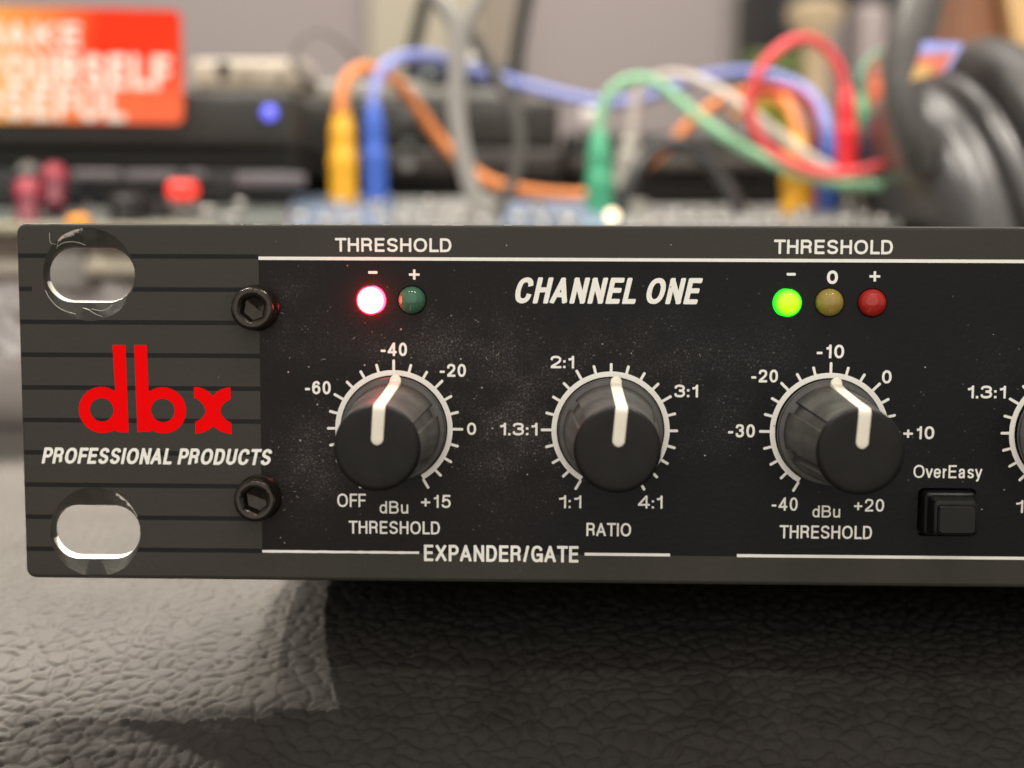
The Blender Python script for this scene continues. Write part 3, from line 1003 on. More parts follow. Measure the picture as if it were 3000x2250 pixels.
# ------------------------------------------------------------------ leather seat
def voro(x, y, cell, seed, jit=.9):
    """F1, F2 of a jittered grid, vectorised"""
    rng = np.random.default_rng(seed)
    N = 512
    jx, jy = rng.random((N, N)) * jit, rng.random((N, N)) * jit
    gx, gy = x / cell, y / cell
    ix, iy = np.floor(gx).astype(int), np.floor(gy).astype(int)
    f1 = np.full(x.shape, 9.)
    f2 = np.full(x.shape, 9.)
    for dx in (-1, 0, 1):
        for dy in (-1, 0, 1):
            cx, cy = ix + dx, iy + dy
            px, py = cx + jx[cx % N, cy % N], cy + jy[cx % N, cy % N]
            d = np.hypot(gx - px, gy - py)
            m1 = d < f1
            f2 = np.where(m1, f1, np.minimum(f2, d))
            f1 = np.where(m1, d, f1)
    return f1, f2


def vnoise(x, y, s, seed):
    rng = np.random.default_rng(seed)
    N = 256
    g = rng.random((N, N))
    X, Y = x / s, y / s
    ix, iy = np.floor(X).astype(int), np.floor(Y).astype(int)
    fx, fy = X - ix, Y - iy
    fx, fy = fx * fx * (3 - 2 * fx), fy * fy * (3 - 2 * fy)
    a = g[ix % N, iy % N] * (1 - fx) + g[(ix + 1) % N, iy % N] * fx
    b = g[ix % N, (iy + 1) % N] * (1 - fx) + g[(ix + 1) % N, (iy + 1) % N] * fx
    return a * (1 - fy) + b * fy


def leather_height(X, Y):
    wx = X + .8 * (vnoise(X, Y, 1.7, 1) - .5) + 4 * (vnoise(X, Y, 14, 2) - .5)
    wy = Y + .8 * (vnoise(X, Y, 1.7, 3) - .5) + 4 * (vnoise(X, Y, 14, 4) - .5)
    c, s = math.cos(.55), math.sin(.55)
    ax, ay = (wx * c + wy * s), (-wx * s + wy * c) * 1.18
    f1, f2 = voro(ax, ay, 2.5, 11, 1.0)
    g1, g2 = voro(ax * .95 + 3, ay, 6.4, 12, 1.0)
    e1, e2 = voro(ax + 1.3, ay * .9, 1.45, 13, 1.0)
    dome = 1 - np.exp(-((f2 - f1) / .15))
    z = .42 * dome - .20 * np.exp(-((g2 - g1) / .035)) + .10 * (1 - np.exp(-((e2 - e1) / .16))) + .06 * (1 - f1) + .10 * (vnoise(X, Y, .9, 8) - .5)
    z += .16 * (vnoise(X, Y, 5, 5) - .5) + .5 * (vnoise(X, Y, 30, 6) - .5) - .55
    return z * 1.0


xs = np.concatenate([np.linspace(-230, -62, 50, endpoint=False), np.arange(-62, 132, .27), np.linspace(133, 520, 80)])
ys = np.concatenate([np.linspace(-150, -34, 110, endpoint=False), np.arange(-34, 62, .25), np.arange(62, 130, .5), np.linspace(130.5, 216, 110)])
GX, GS = np.meshgrid(xs, ys)
HT = leather_height(GX, GS)
# the front of the cushion rolls down: GS is the distance along the skin
Y0, RR, TH = 34.0, 82.0, math.radians(52)
arc_ = np.maximum(0, Y0 - GS)
th = np.minimum(arc_ / RR, TH)
rest = np.maximum(0, arc_ - RR * TH)
GY = np.where(GS > Y0, GS, Y0 - RR * np.sin(th) - rest * math.cos(TH)) - HT * np.sin(th)
GZ_ = -7.0 - RR * (1 - np.cos(th)) - rest * math.sin(TH) + HT * np.cos(th)
bk = np.maximum(0, GY - 196)
GZ_ -= bk ** 2 / 30
nx_, ny_ = len(xs), len(ys)
me = bpy.data.meshes.new('leather_seat')
co = np.stack([GX, GY, GZ_], -1).reshape(-1, 3).astype(np.float32) * K
idx = np.arange(nx_ * ny_).reshape(ny_, nx_)
q = np.stack([idx[:-1, :-1], idx[:-1, 1:], idx[1:, 1:], idx[1:, :-1]], -1).reshape(-1, 4)
me.vertices.add(len(co))
me.vertices.foreach_set('co', co.ravel())
me.loops.add(q.size)
me.loops.foreach_set('vertex_index', q.ravel().astype(np.int32))
me.polygons.add(len(q))
me.polygons.foreach_set('loop_start', np.arange(0, q.size, 4, dtype=np.int32))
me.polygons.foreach_set('loop_total', np.full(len(q), 4, dtype=np.int32))
me.update(calc_edges=True)
me.polygons.foreach_set('use_smooth', np.ones(len(q), dtype=bool))
M_LEATHER = mat('grey_leather', (.028, .0255, .0225), .66, spec=.07, vary=(60, .22), bump=(2600, .4, .00006))
seat = newobj('leather_seat', me, M_LEATHER)
tag(seat, 'grey pebbled leather seat cushion that the audio unit lies on', 'seat cushion')

# ================================================================== the room behind (out of focus)
def plate(name, pts, th, m, parent=None, label=None, cat=None):
    """pts: four corners (front face, anticlockwise seen from the front); thickness goes back"""
    P = [Vector(p) for p in pts]
    nrm = (P[1] - P[0]).cross(P[2] - P[1]).normalized()
    Q = [p - nrm * th for p in P]
    o = mesh(name, [tuple(p) for p in P + Q], [(0, 1, 2, 3), (7, 6, 5, 4), (0, 4, 5, 1), (1, 5, 6, 2), (2, 6, 7, 3), (3, 7, 4, 0)], m, parent)
    return tag(o, label, cat)


def slab(name, a, b, m, parent=None, bev=0., label=None, cat=None, kind=None):
    mb = MB()
    mb.box(a, b, bev)
    o = mb.build(name, m, parent, ang=40)
    return tag(o, label, cat, kind=kind)


M_WALL = mat('mauve_wall_paint', (.40, .35, .345), .8, vary=(1.5, .06))
M_BEIGE = mat('beige_paint', (.52, .47, .36), .7, vary=(4, .08))
M_POST = mat('off_white_paint', (.62, .60, .54), .6, vary=(5, .1))
M_DARK = mat('dark_charcoal', (.018, .018, .019), .6, vary=(20, .3), bump=(300, .3, .0003))
M_BAR = mat('warm_black_plastic', (.034, .032, .027), .5, vary=(15, .2), bump=(500, .3, .0003))
M_BAR2 = mat('black_plastic_and_shade', (.014, .013, .010), .5, vary=(15, .3), bump=(500, .3, .0003))  # also colours the shadow strip under the keyboard
M_STEEL = mat('brushed_steel', (.72, .69, .64), .28, metal=.9, vary=(60, .12))
M_NICKEL = mat('polished_nickel', (.34, .33, .31), .34, metal=1, vary=(80, .1))
M_PALE = mat('pale_grey_panel', (.26, .26, .245), .45, vary=(40, .12))
M_BLUEP = mat('pale_blue_panel', (.20, .26, .36), .4, vary=(40, .12))
M_GREENP = mat('grey_green_panel', (.115, .125, .115), .5, vary=(40, .15))
M_MAUVE = mat('mauve_grey_panel', (.16, .14, .15), .5, vary=(40, .15))
M_CREAM = mat('cream_plastic_body', (.60, .53, .42), .5, vary=(30, .08))
M_GREY = mat('plain_grey_cloth', (.23, .205, .19), .85, vary=(60, .08), bump=(900, .4, .0003))
M_WOOD = mat('brown_wood', (.30, .145, .085), .45, vary=(25, .2))
M_GOLD = mat('honey_wood', (.62, .40, .18), .45, vary=(25, .15))
M_LEATHERB = mat('black_leatherette', (.045, .042, .039), .31, spec=.9, vary=(80, .3), bump=(700, .6, .0004))




# --- wall and architecture
mesh('wall', [(-2600, 2500, -900), (2900, 2500, -900), (2900, 2500, 2200), (-2600, 2500, 2200)], [(0, 1, 2, 3)], M_WALL)['kind'] = 'structure'
mesh('floor', [(-2600, -2500, -620), (2900, -2500, -620), (2900, 2500, -620), (-2600, 2500, -620)], [(0, 1, 2, 3)], mat('brown_floor', (.12, .09, .07), .6, vary=(6, .3)))['kind'] = 'structure'
a, b = (-266.0, 2420.0, 67.6), (-69.5, 2420.0, 625.4)
slab('wall_column', (a[0], 2420, -600), (b[0], 2495, 1900), M_BEIGE, label='beige wall column behind the black cable stand', cat='column')
a, b = (-69.6, 2440.0, 68.6), (7.8, 2440.0, 629.8)
slab('cupboard', (a[0], 2440, -600), (b[0], 2497, 1900), mat('taupe_door', (.33, .28, .22), .6, vary=(4, .1)), label='tall taupe cupboard door right of the beige column', cat='cupboard')
a, b = (414.1, 2300.0, 68.9), (440.7, 2300.0, 597.4)
slab('door_post', (a[0], 2300, -600), (b[0], 2360, 1900), M_POST, label='off-white upright post left of the dark cabinet', cat='post')
a, b = (390.8, 2400.0, 69.9), (420.5, 2400.0, 620.0)
slab('door_frame', (a[0], 2400, -600), (b[0], 2440, 1900), mat('grey_frame', (.27, .25, .23), .6, vary=(4, .1)), label='grey door frame beside the off-white post', cat='door frame')
a, b = (323.2, 1500.0, 275.6), (547.7, 1500.0, 396.9)
o = thing('dark_cabinet', 'dark charcoal cabinet high in the background at the right', 'cabinet', (a[0], 1500, a[2]))
slab('cabinet_body', (a[0], 1505, a[2]), (b[0], 1800, b[2]), M_DARK, o, 6)
c = (421.3, 1500.0, 315.0)
slab('cabinet_door', (a[0] + 8, 1494, a[2] + 6), (c[0] - 4, 1504, b[2] - 6), M_DARK, o, 3)
slab('cabinet_door', (c[0] + 4, 1494, a[2] + 6), (b[0] - 8, 1504, b[2] - 6), M_DARK, o, 3)

# --- desk that carries the instruments
dz = (54.1, 230.0, 47.9)[2]
desk = thing('desk', 'desk top with a pale front edge behind the grey seat', 'desk', (60, 300, dz - 12))
slab('desk_top', (-420, 240, dz - 8), (620, 760, dz - 2), mat('dark_desk', (.06, .055, .05), .5, vary=(10, .2)), desk, 2)
slab('desk_leg', (-400, 300, -620), (-350, 360, dz - 9), M_DARK, desk)
slab('desk_leg', (550, 300, -620), (600, 360, dz - 9), M_DARK, desk)
slab('desk_leg', (-400, 690, -620), (-350, 750, dz - 9), M_DARK, desk)
slab('desk_leg', (550, 690, -620), (600, 750, dz - 9), M_DARK, desk)
# pale things at the far left below the desk edge
a, b = (-116.0, 215.0, 44.9), (-26.4, 215.0, 48.3)
slab('olive_ledge', (-115.6, 214.0, 44.7), (b[0], 216, b[2]), mat('olive_wood', (.30, .28, .19), .6, vary=(20, .2)), None, 1, label='olive beige board edge at the far left behind the panel', cat='board')
a = (-132.9, 250.0, 36.3)
mb = MB(); mb.tube([(-67.4, 226.0, 36.5), (-23.4, 226.0, 37.0)], 2.9, 20)
tag(mb.build('cream_tube', mat('cream_enamel', (.80, .72, .56), .3, vary=(30, .08)), None), 'cream tube seen through the right of the upper mounting slot', 'tube')
mb = MB(); mb.tube([(-125.1, 234.0, 41.9), (-25.1, 234.0, 42.5)], 2.3, 16)
mb2 = MB(); mb2.tube([(-132.5, 228.0, 35.8), (-84.4, 228.0, 36.2)], 3.0, 20)
tag(mb2.build('pale_tube', mat('pale_enamel', (.74, .66, .54), .3, vary=(30, .08)), None), 'pale tube end beside the upper left corner of the panel', 'tube')
tag(mb.build('pink_beige_rail', mat('pink_beige', (.52, .40, .34), .5, vary=(30, .1)), None), 'pinkish beige rail just above the cream tube', 'rail')
slab('grey_box', (-81.8, 222.0, 29.5), ((-66.6, 222.0, 41.3)[0], 230, (-66.6, 222.0, 41.3)[2]), mat('light_grey_box', (.42, .39, .36), .6, vary=(30, .1)), None, 2, label='light grey box end seen through the left of the upper slot', cat='box')
slab('mauve_back_board', (-142.7, 246.0, 5.4), ((-7.3, 246.0, 45.5)[0], 250, (-7.3, 246.0, 45.5)[2]), mat('mauve_board', (.40, .33, .31), .6, vary=(30, .1)), None, 1, label='mauve grey backboard under the cream tube', cat='board')
# crumpled clear plastic sleeve
V, F = [], []
nx, nz = 70, 34
p0, p1 = (-131.3, 240.0, 8.0), (-40.8, 240.0, 31.8)
for j in range(nz + 1):
    for i in range(nx + 1):
        u, v = i / nx, j / nz
        x = p0[0] + (p1[0] - p0[0]) * u
        z = p0[2] + (p1[2] - p0[2]) * v
        y = 232 + 7 * (vnoise(np.array([x]), np.array([z]), 9, 31)[0] - .5) + 5 * (vnoise(np.array([x * 1.4 + z]), np.array([z - x * .5]), 4.5, 32)[0] - .5)
        V.append((x, y - 6 * math.sin(v * 3.1), z))
for j in range(nz):
    for i in range(nx):
        k = j * (nx + 1) + i
        F.append((k, k + 1, k + nx + 2, k + nx + 1))
o = mesh('plastic_sleeve', V, F, mat('crumpled_pale_plastic', (.60, .56, .54), .16, spec=.9, coat=.6, vary=(30, .1)), None, smooth=True)
tag(o, 'crumpled pale glossy plastic sleeve behind the left end of the panel', 'plastic sleeve')
slab('seat_back', (-141.3, 222.0, -11.0), ((21.6, 262.0, 7.8)[0], 262, (21.6, 262.0, 8.9)[2] ), M_GREY, None, 4, label='plain grey upholstered step behind the leather seat', cat='upholstery')

# --- long black keyboard with the slogan card
kb = thing('long_black_keyboard', 'long black electronic keyboard with a small blue light, left background', 'keyboard', (-73.4, 262.0, 67.5))
a, b = (-180.1, 262.0, 72.3), (-13.6, 262.0, 90.2)
slab('keyboard_front', a, (b[0], 330, b[2]), M_BAR, kb, 3)
a, b = (-183.8, 268.0, 66.3), (-14.9, 268.0, 72.9)
slab('keyboard_undershade', a, (b[0], 326, b[2]), M_BAR2, kb, 2)  # darker strip stands for the shadow under the keyboard front
mb = MB(); c = (-21.1, 261.0, 83.1)
mb.lathe([(2.3, 0), (2.1, .8), (1.2, 1.6), (.1, 1.9)], c, (0, -1, 0), 20)
mb.build('blue_light', mat('blue_led', (.1, .1, .6), .2, emit=(.16, .17, 1.0), estr=1.3), kb)
a, b = (-55.1, 300.0, 94.6), (-15.5, 300.0, 104.7)
mod = thing('cream_tape_box', 'cream coloured box with dark round holes standing on the black keyboard', 'box', (a[0], 300, a[2]))
slab('box_body', a, (b[0], 318, b[2]), M_CREAM, mod, 2)
for p_, r in (((-44.0, 299.6, 101.3), 2.6), ((-36.8, 299.6, 100.2), 1.8), ((-31.5, 299.6, 101.0), 1.2), ((-25.2, 299.6, 99.8), 1.6)):
    mb = MB(); mb.lathe([(r, 0), (r, .5), (r * .8, .6), (.1, .3)], p_, (0, -1, 0), 20)
    mb.build('hole', M_DARK if r > 2 else mat('brown_hub', (.25, .2, .15), .5), mod)
mb = MB(); mb.tube(spline([(-19.7, 296.0, 104.4), (-17.3, 294.0, 100.8), (-14.6, 294.0, 96.9), (-13.0, 296.0, 94.2)]), 2.0, 12)
mb.tube(spline([(-19.9, 296.0, 104.9), (-17.6, 296.0, 109.9), (-12.3, 298.0, 113.3), (-6.3, 300.0, 111.1), (-1.8, 304.0, 106.1), (1.3, 306.0, 99.0)]), .6, 10)
tag(mb.build('headset_cable', mat('taupe_rubber', (.16, .14, .125), .5), None), 'thin dark cable looping behind the cream box', 'cable')
slab('grey_shelf', (-26.5, 345.0, 96.2), ((17.9, 345.0, 103.1)[0], 400, (17.9, 345.0, 103.1)[2]), mat('stone_grey_shelf', (.36, .34, .29), .6, vary=(20, .1)), None, 2, label='stone grey shelf edge behind the yellow and blue plugs', cat='shelf')

# slogan card
card = thing('slogan_card', 'red and orange card with a white slogan leaning on the long black keyboard', 'card', (-76.4, 256.0, 79.9))
cm = mat('red_card', (.80, .05, .015), .6, spec=.15)
t = NT(cm)
tc = t.node('ShaderNodeTexCoord'); sp = t.node('ShaderNodeSeparateXYZ'); t.link(tc.outputs['Object'], sp.inputs[0])
f = t.m('MINIMUM', t.m('MAXIMUM', t.m('DIVIDE', t.m('ADD', sp.outputs['X'], .030), .034), 0), 1)
nz_ = t.node('ShaderNodeTexNoise'); nz_.inputs['Scale'].default_value = 40; t.link(tc.outputs['Object'], nz_.inputs['Vector'])
f = t.m('MINIMUM', t.m('MAXIMUM', t.m('ADD', f, t.m('MULTIPLY', t.m('SUBTRACT', nz_.outputs['Fac'], .5), .5)), 0), 1)
f2 = t.m('MINIMUM', t.m('MAXIMUM', t.m('DIVIDE', t.m('SUBTRACT', .018, sp.outputs['Z']), .012), 0), 1)  # paler sheen low on the card, put into the red
t.link(t.mix(f, (.85, .42, .10), t.mix(f2, (.80, .035, .006), (.90, .15, .06))), t.b.inputs['Base Color'])
P = [(-146.7, 256.0, 80.1), (-46.5, 256.0, 79.3), (-46.8, 256.0, 113.0), (-145.3, 256.0, 115.2)]
def lerp(a, b, t): return tuple(a[i] + (b[i] - a[i]) * t for i in range(3))
# rounded corners on the right
R_ = []
for (c0, c1, c2) in ((P[0], P[1], P[2]), (P[1], P[2], P[3])):
    A_, B_, D_ = Vector(c0), Vector(c1), Vector(c2)
    d1, d2 = (A_ - B_).normalized(), (D_ - B_).normalized()
    for k in range(6):
        q = k / 5
        p = (B_ + d1 * 2.6) * (1 - q) ** 2 + B_ * 2 * q * (1 - q) + (B_ + d2 * 2.6) * q * q
        R_.append(tuple(p))
O_ = [P[0]] + R_ + [P[3]]
n = len(O_)
mesh('card_sheet', O_ + [(p[0], p[1] + 1.2, p[2]) for p in O_], [tuple(range(n))] + [tuple(range(2 * n - 1, n - 1, -1))] + [(i, (i + 1) % n, n + (i + 1) % n, n + i) for i in range(n)], cm, card)
M_SLOG = mat('white_slogan_print', (.92, .80, .68), .6, vary=(60, .05))
for s, xa, xb, yb, yt in (('MAKE', -108.8, -77.1, 102.0, 109.7), ('YOURSELF', -109.2, -49.9, 90.4, 100.6), ('USEFUL', -109.5, -64.0, 80.8, 90.3)):
    pa, pb = (xa, yb), (xb, yt)
    o = word(s, pa[0], pb[0], pa[1], pb[1], .23, 0, M_SLOG, card, 'printed_word', 255.8)
    for v in o.data.vertices:
        v.co.z -= (v.co.x - o.data.vertices[0].co.x) * .02

# --- black mixer in the middle, and the lower one on the right
mx = thing('black_mixer', 'wide black mixer with small round buttons behind the coloured plugs', 'mixer', (20.6, 335.0, 65.1))
slab('mixer_body', (-37.2, 335.0, 78.4), ((68.1, 335.0, 95.2)[0], 420, (68.1, 335.0, 95.2)[2]), M_BAR, mx, 2)
slab('mixer_lip', (-33.9, 330.0, 66.0), ((69.0, 330.0, 77.8)[0], 420, (69.0, 330.0, 77.8)[2]), mat('warm_grey_plastic', (.038, .033, .028), .5, vary=(20, .2)), mx, 3)
slab('mixer_base', (-38.1, 338.0, 57.8), ((68.5, 338.0, 66.2)[0], 420, (68.5, 338.0, 66.2)[2]), M_BAR2, mx, 1)
slab('mixer_ledge', (13.2, 336.0, 95.0), ((51.2, 336.0, 98.9)[0], 390, (51.2, 336.0, 98.9)[2]), M_PALE, mx, 1)
for p_, r, m_ in (((14.4, 330.0, 71.5), 2.2, M_PALE), ((14.4, 330.0, 88.3), 2.4, M_GREENP), ((14.4, 330.0, 78.7), 2.0, M_GREENP), ((25.9, 330.0, 78.1), 1.8, M_DARK)):
    mb = MB(); mb.lathe([(r, 0), (r, 1.4), (r * .8, 2), (.1, 2.1)], p_, (0, -1, 0), 20)
    mb.build('button', m_, mx)
mr = thing('black_audio_interface', 'lower black audio box behind the green plug and grey cable, right background', 'audio interface', (106.9, 340.0, 64.4))
slab('interface_body', (69.2, 342.0, 66.9), ((184.1, 342.0, 84.5)[0], 430, (184.1, 342.0, 84.5)[2]), M_BAR, mr, 3)
slab('interface_base', (69.3, 345.0, 59.3), ((185.3, 345.0, 66.8)[0], 430, (185.3, 345.0, 66.8)[2]), M_BAR2, mr, 1)
slab('interface_strip', (71.0, 339.5, 70.4), ((142.2, 339.5, 75.2)[0], 344, (142.2, 339.5, 75.2)[2]), mat('warm_grey_strip', (.075, .065, .055), .5, vary=(20, .2)), mr, 1)
mb = MB(); mb.lathe([(.1, 0), (3.2, .6), (4.6, 2.5), (4.6, 5), (3, 7)], (78.6, 332.0, 87.8), (0.2, 1, .1), 24)
mb.build('white_knob', mat('white_plastic', (.62, .58, .55), .4), mr)

# --- the stand with the blue clamp
st = thing('cable_stand', 'black two legged stand with a dark blue clamp behind the grey cables', 'stand', (27.6, 420.0, 110.4))
M_ST = mat('dark_green_black_metal', (.012, .014, .012), .5)
for pts in (((15.1, 420.0, 153.6), (10.5, 420.0, 137.0), (6.9, 420.0, 121.6), (6.2, 420.0, 108.7)), ((56.6, 420.0, 153.6), (53.1, 420.0, 137.0), (50.7, 420.0, 121.6), (50.2, 420.0, 103.4))):
    mb = MB(); mb.tube(pts, 2.9, 12)
    mb.build('leg', M_ST, st)
M_NAVY = mat('navy_plastic', (.018, .026, .060), .4, vary=(30, .3))
slab('clamp', (6.1, 418.0, 110.7), ((23.2, 418.0, 121.6)[0], 432, (23.2, 418.0, 121.6)[2]), M_NAVY, st, 1.5)
slab('clamp', (29.1, 418.0, 109.9), ((51.3, 418.0, 118.3)[0], 432, (51.3, 418.0, 118.3)[2]), M_NAVY, st, 1.5)
mb = MB(); mb.lathe([(.1, 0), (2.2, .5), (3.9, 2.2), (4.4, 4.4), (3.9, 6.6), (2, 8.4)], (32.2, 408.0, 118.3), (0, 1, 0), 24)
mb.build('ball_joint', M_NICKEL, st)
mb = MB(); mb.lathe([(.1, 0), (2.0, .5), (3.0, 2.2), (3.0, 5)], (14.6, 412.0, 114.0), (0, 1, 0), 24)
mb.build('lock_screw', mat('grey_green_knob', (.16, .18, .16), .4), st)

# --- modules: tilted face plates with jacks and knobs
def module(name, f0, f1, b1, b0, m, label, jacks=(), knobs=()):
    o = thing(name, label, 'synthesizer module', tuple(f0), 'synthesizer modules in a row behind the panel')
    plate('face_plate', (f0, f1, b1, b0), 2, m, o)
    mb = MB(); zb = dz
    mb.add([f0, f1, b1, b0, (f0[0], f0[1], zb - 1), (f1[0], f1[1], zb - 1), (b1[0], b1[1], zb - 1), (b0[0], b0[1], zb - 1)], [(4, 5, 1, 0), (5, 6, 2, 1), (6, 7, 3, 2), (7, 4, 0, 3)])
    mb.build('case', M_DARK, o, smooth=False)
    nr = (Vector(f1) - Vector(f0)).cross(Vector(b0) - Vector(f0)).normalized()
    def onface(u, v):
        return Vector(lerp(lerp(f0, f1, u), lerp(b0, b1, u), v))
    for u, v in jacks:
        mb = MB(); mb.lathe([(2.9, 0), (2.9, 1.0), (2.3, 1.9), (1.7, 2.1), (1.6, .8), (.1, .7)], onface(u, v), nr, 20)
        mb.build('jack', M_NICKEL, o)
    for u, v, r, h, m_ in knobs:
        mb = MB(); mb.lathe([(r * 1.1, 0), (r * 1.1, h * .3), (r, h * .35), (r * .92, h * .92), (r * .8, h), (.1, h)], onface(u, v), nr, 28)
        mb.build('knob', m_, o)
    return o


M_REDK = mat('dull_red_plastic', (.30, .020, .04), .5)
M_BLK = mat('black_knob', (.012, .012, .012), .45)
M_WK = mat('grey_white_knob', (.45, .42, .38), .4)
mod_a = module('synth_module', (-129.0, 218.0, 46.8), (-64.5, 218.0, 47.0), (-89.0, 292.0, 59.1), (-165.7, 292.0, 58.9), M_GREENP, 'grey green module at the far left under the red knobs', jacks=((.72, .15), (.86, .5)), knobs=((.65, .75, 4, 6, M_WK),))
module('synth_module', (-63.3, 218.0, 47.0), (-48.2, 218.0, 47.0), (-69.6, 292.0, 60.5), (-87.6, 292.0, 60.5), M_GREENP, 'narrow grey green module left of the red lit button', jacks=((.5, .6),), knobs=((.75, .2, 5.5, 7, M_BLK), (.2, .75, 3, 4, M_WK)))
mod_b = module('synth_module', (-47.4, 218.0, 47.1), (-9.1, 218.0, 47.2), (-23.0, 292.0, 61.2), (-68.7, 292.0, 61.1), M_PALE if False else M_GREENP, 'wide grey green module around the red lit button', jacks=((.25, .3), (.45, .35), (.62, .2), (.7, .55), (.52, .7)), knobs=((.10, .25, 3, 5, M_BLK),))
module('synth_module', (-7.2, 218.0, 47.2), (21.3, 218.0, 47.3), (13.1, 292.0, 59.4), (-20.8, 292.0, 59.3), M_BLUEP, 'pale blue module that the yellow and blue plugs are in', jacks=((.1, .25), (.35, .12), (.62, .1), (.9, .2), (.5, .62), (.85, .6)))
module('synth_module', (22.1, 218.0, 47.3), (50.8, 218.0, 47.4), (48.2, 292.0, 58.8), (14.0, 292.0, 58.7), M_PALE, 'pale grey module under the thick grey cables', jacks=((.05, .1), (.3, .3), (.32, .75), (.6, .2), (.85, .15)))
mod_c = module('synth_module', (51.6, 218.0, 47.4), (83.8, 218.0, 47.5), (87.5, 292.0, 57.9), (49.1, 292.0, 57.7), M_BLUEP, 'pale blue module that the green plug is in', jacks=((.15, .2), (.35, .15), (.55, .25), (.58, .1), (.3, .6)))
module('synth_module', (84.7, 218.0, 47.5), (121.6, 218.0, 47.7), (132.5, 292.0, 56.7), (88.6, 292.0, 56.5), M_PALE, 'pale grey module right of the green plug under the black cable arc', jacks=((.2, .1), (.5, .15), (.75, .2), (.4, .5), (.65, .6)))
module('synth_module', (122.5, 218.0, 47.7), (161.2, 218.0, 47.8), (179.7, 292.0, 56.8), (133.6, 292.0, 56.7), M_PALE, 'pale grey module under the right yellow and blue plugs', jacks=((.1, .2), (.3, .5), (.62, .2), (.75, .4), (.88, .2)))
# dark strips of gear between keyboard and modules
sg = thing('dark_sequencer', 'dark sequencer strip with mauve pads under the long black keyboard', 'sequencer', (-84.5, 296.0, 60.6))
slab('sequencer_body', (-167.9, 258.0, 55.5), ((-14.4, 258.0, 65.3)[0], 262, (-14.4, 258.0, 65.3)[2]), M_DARK, sg, 1)
for xa, za, xb, zb in ((-80.3, 62.0, -65.7, 65.2), (-64.2, 61.9, -48.0, 65.0), (-45.9, 62.5, -39.6, 65.0), (-30.3, 60.4, -9.5, 64.3)):
    slab('pad', (xa, 254, za), (xb, 258, zb), M_MAUVE, sg, .8)

for b_, t_, lab in (((-81.93, 244.0, 64.52), (-80.02, 238.0, 56.05), 'dull red round knob standing higher, right of the other red one'), ((-85.51, 232.0, 59.7), (-83.51, 226.0, 50.55), 'dull red round knob lower at the far left')):
    rr = 3.8
    ax = Vector(b_) - Vector(t_)
    ln = ax.length
    mb = MB(); mb.lathe([(rr * .82, -4), (rr * .82, ln * .45), (rr * .88, ln * .5)], t_, ax, 28)
    o = mb.build('red_knob', mat('dark_red_plastic', (.15, .010, .025), .5), mod_a)
    mb = MB(); mb.lathe([(rr * .95, ln * .5), (rr, ln * .62), (rr, ln * .9), (rr * .85, ln), (.1, ln)], t_, ax, 28)
    mb.build('knob_top', M_REDK, o)
mb = MB(); mb.lathe([(.1, 0), (3, .5), (4, 2.5), (4.2, 6)], (-97.4, 262.0, 65.0), (0, 1, -.2), 24)
mb.build('grey_knob', M_WK, sg)
rb = slab('lit_button', (-45.8, 232.0, 55.7), ((-37.2, 232.0, 61.0)[0], 238, (-37.2, 232.0, 61.0)[2]), mat('lit_red_cap', (.6, .03, .02), .4, emit=(1, .05, .03), estr=.95), mod_b, 2)
slab('button_base', (-46.6, 236.0, 52.3), ((-38.7, 236.0, 55.7)[0], 241, (-38.7, 236.0, 55.7)[2]), M_PALE, rb, 1)
mb = MB(); mb.lathe([(3.4, 0), (3.4, 2.4), (2.6, 3.8), (.1, 4)], (-64.2, 212.0, 46.3), (0, -.3, 1), 24)
mb.build('orange_knob', mat('orange_plastic', (.75, .30, .04), .45), mod_a)
mb = MB(); mb.lathe([(.1, 0), (1.4, .4), (1.9, 1.4), (1.9, 4)], (82.4, 224.0, 51.1), (0, 1, 0), 20)
mb.build('warm_light', mat('warm_led', (.8, .7, .5), .3, emit=(1, .83, .5), estr=2.0), mod_c)

# --- patch cables
def plug(b_, t_, r, m, parent):
    b_, t_ = Vector(b_), Vector(t_)
    ax = t_ - b_
    L_ = ax.length
    pr = [(r * .75, 0), (r, L_ * .03), (r * 1.0, L_ * .44), (r * 1.06, L_ * .47), (r * 1.06, L_ * .53), (r * .92, L_ * .56), (r * .90, L_ * .74), (r * .97, L_ * .76), (r * .85, L_ * .80), (r * .82, L_ * .86), (r * .55, L_ * .99), (r * .45, L_)]
    mb = MB(); mb.lathe(pr, b_, ax, 24)
    mb.build('plug', m, parent)
    mb = MB(); mb.lathe([(1.75, -9), (1.75, .2)], b_, ax, 14)
    mb.build('plug_tip', M_NICKEL, parent)
    return tuple(t_)


def cord(pts, w, m, parent, name='cord'):
    mb = MB()
    mb.tube(spline(pts, 8), w, 12)
    return mb.build(name, m, parent)


def cable(label, col, ends, pts, w, name='patch_cable', plugcols=None, cat='patch cable', rough=.45):
    o = thing(name, label, cat, pts[0], 'patch cables behind the panel')
    m = mat(name + '_rubber', col, rough, spec=.45, vary=(50, .12))
    cord(pts, w, m, o)
    for i, e in enumerate(ends):
        plug(*e, mat('plug_rubber', (plugcols or [col] * 9)[i], .42, vary=(60, .12), bump=(300, .3, .0004)), o)
    return o


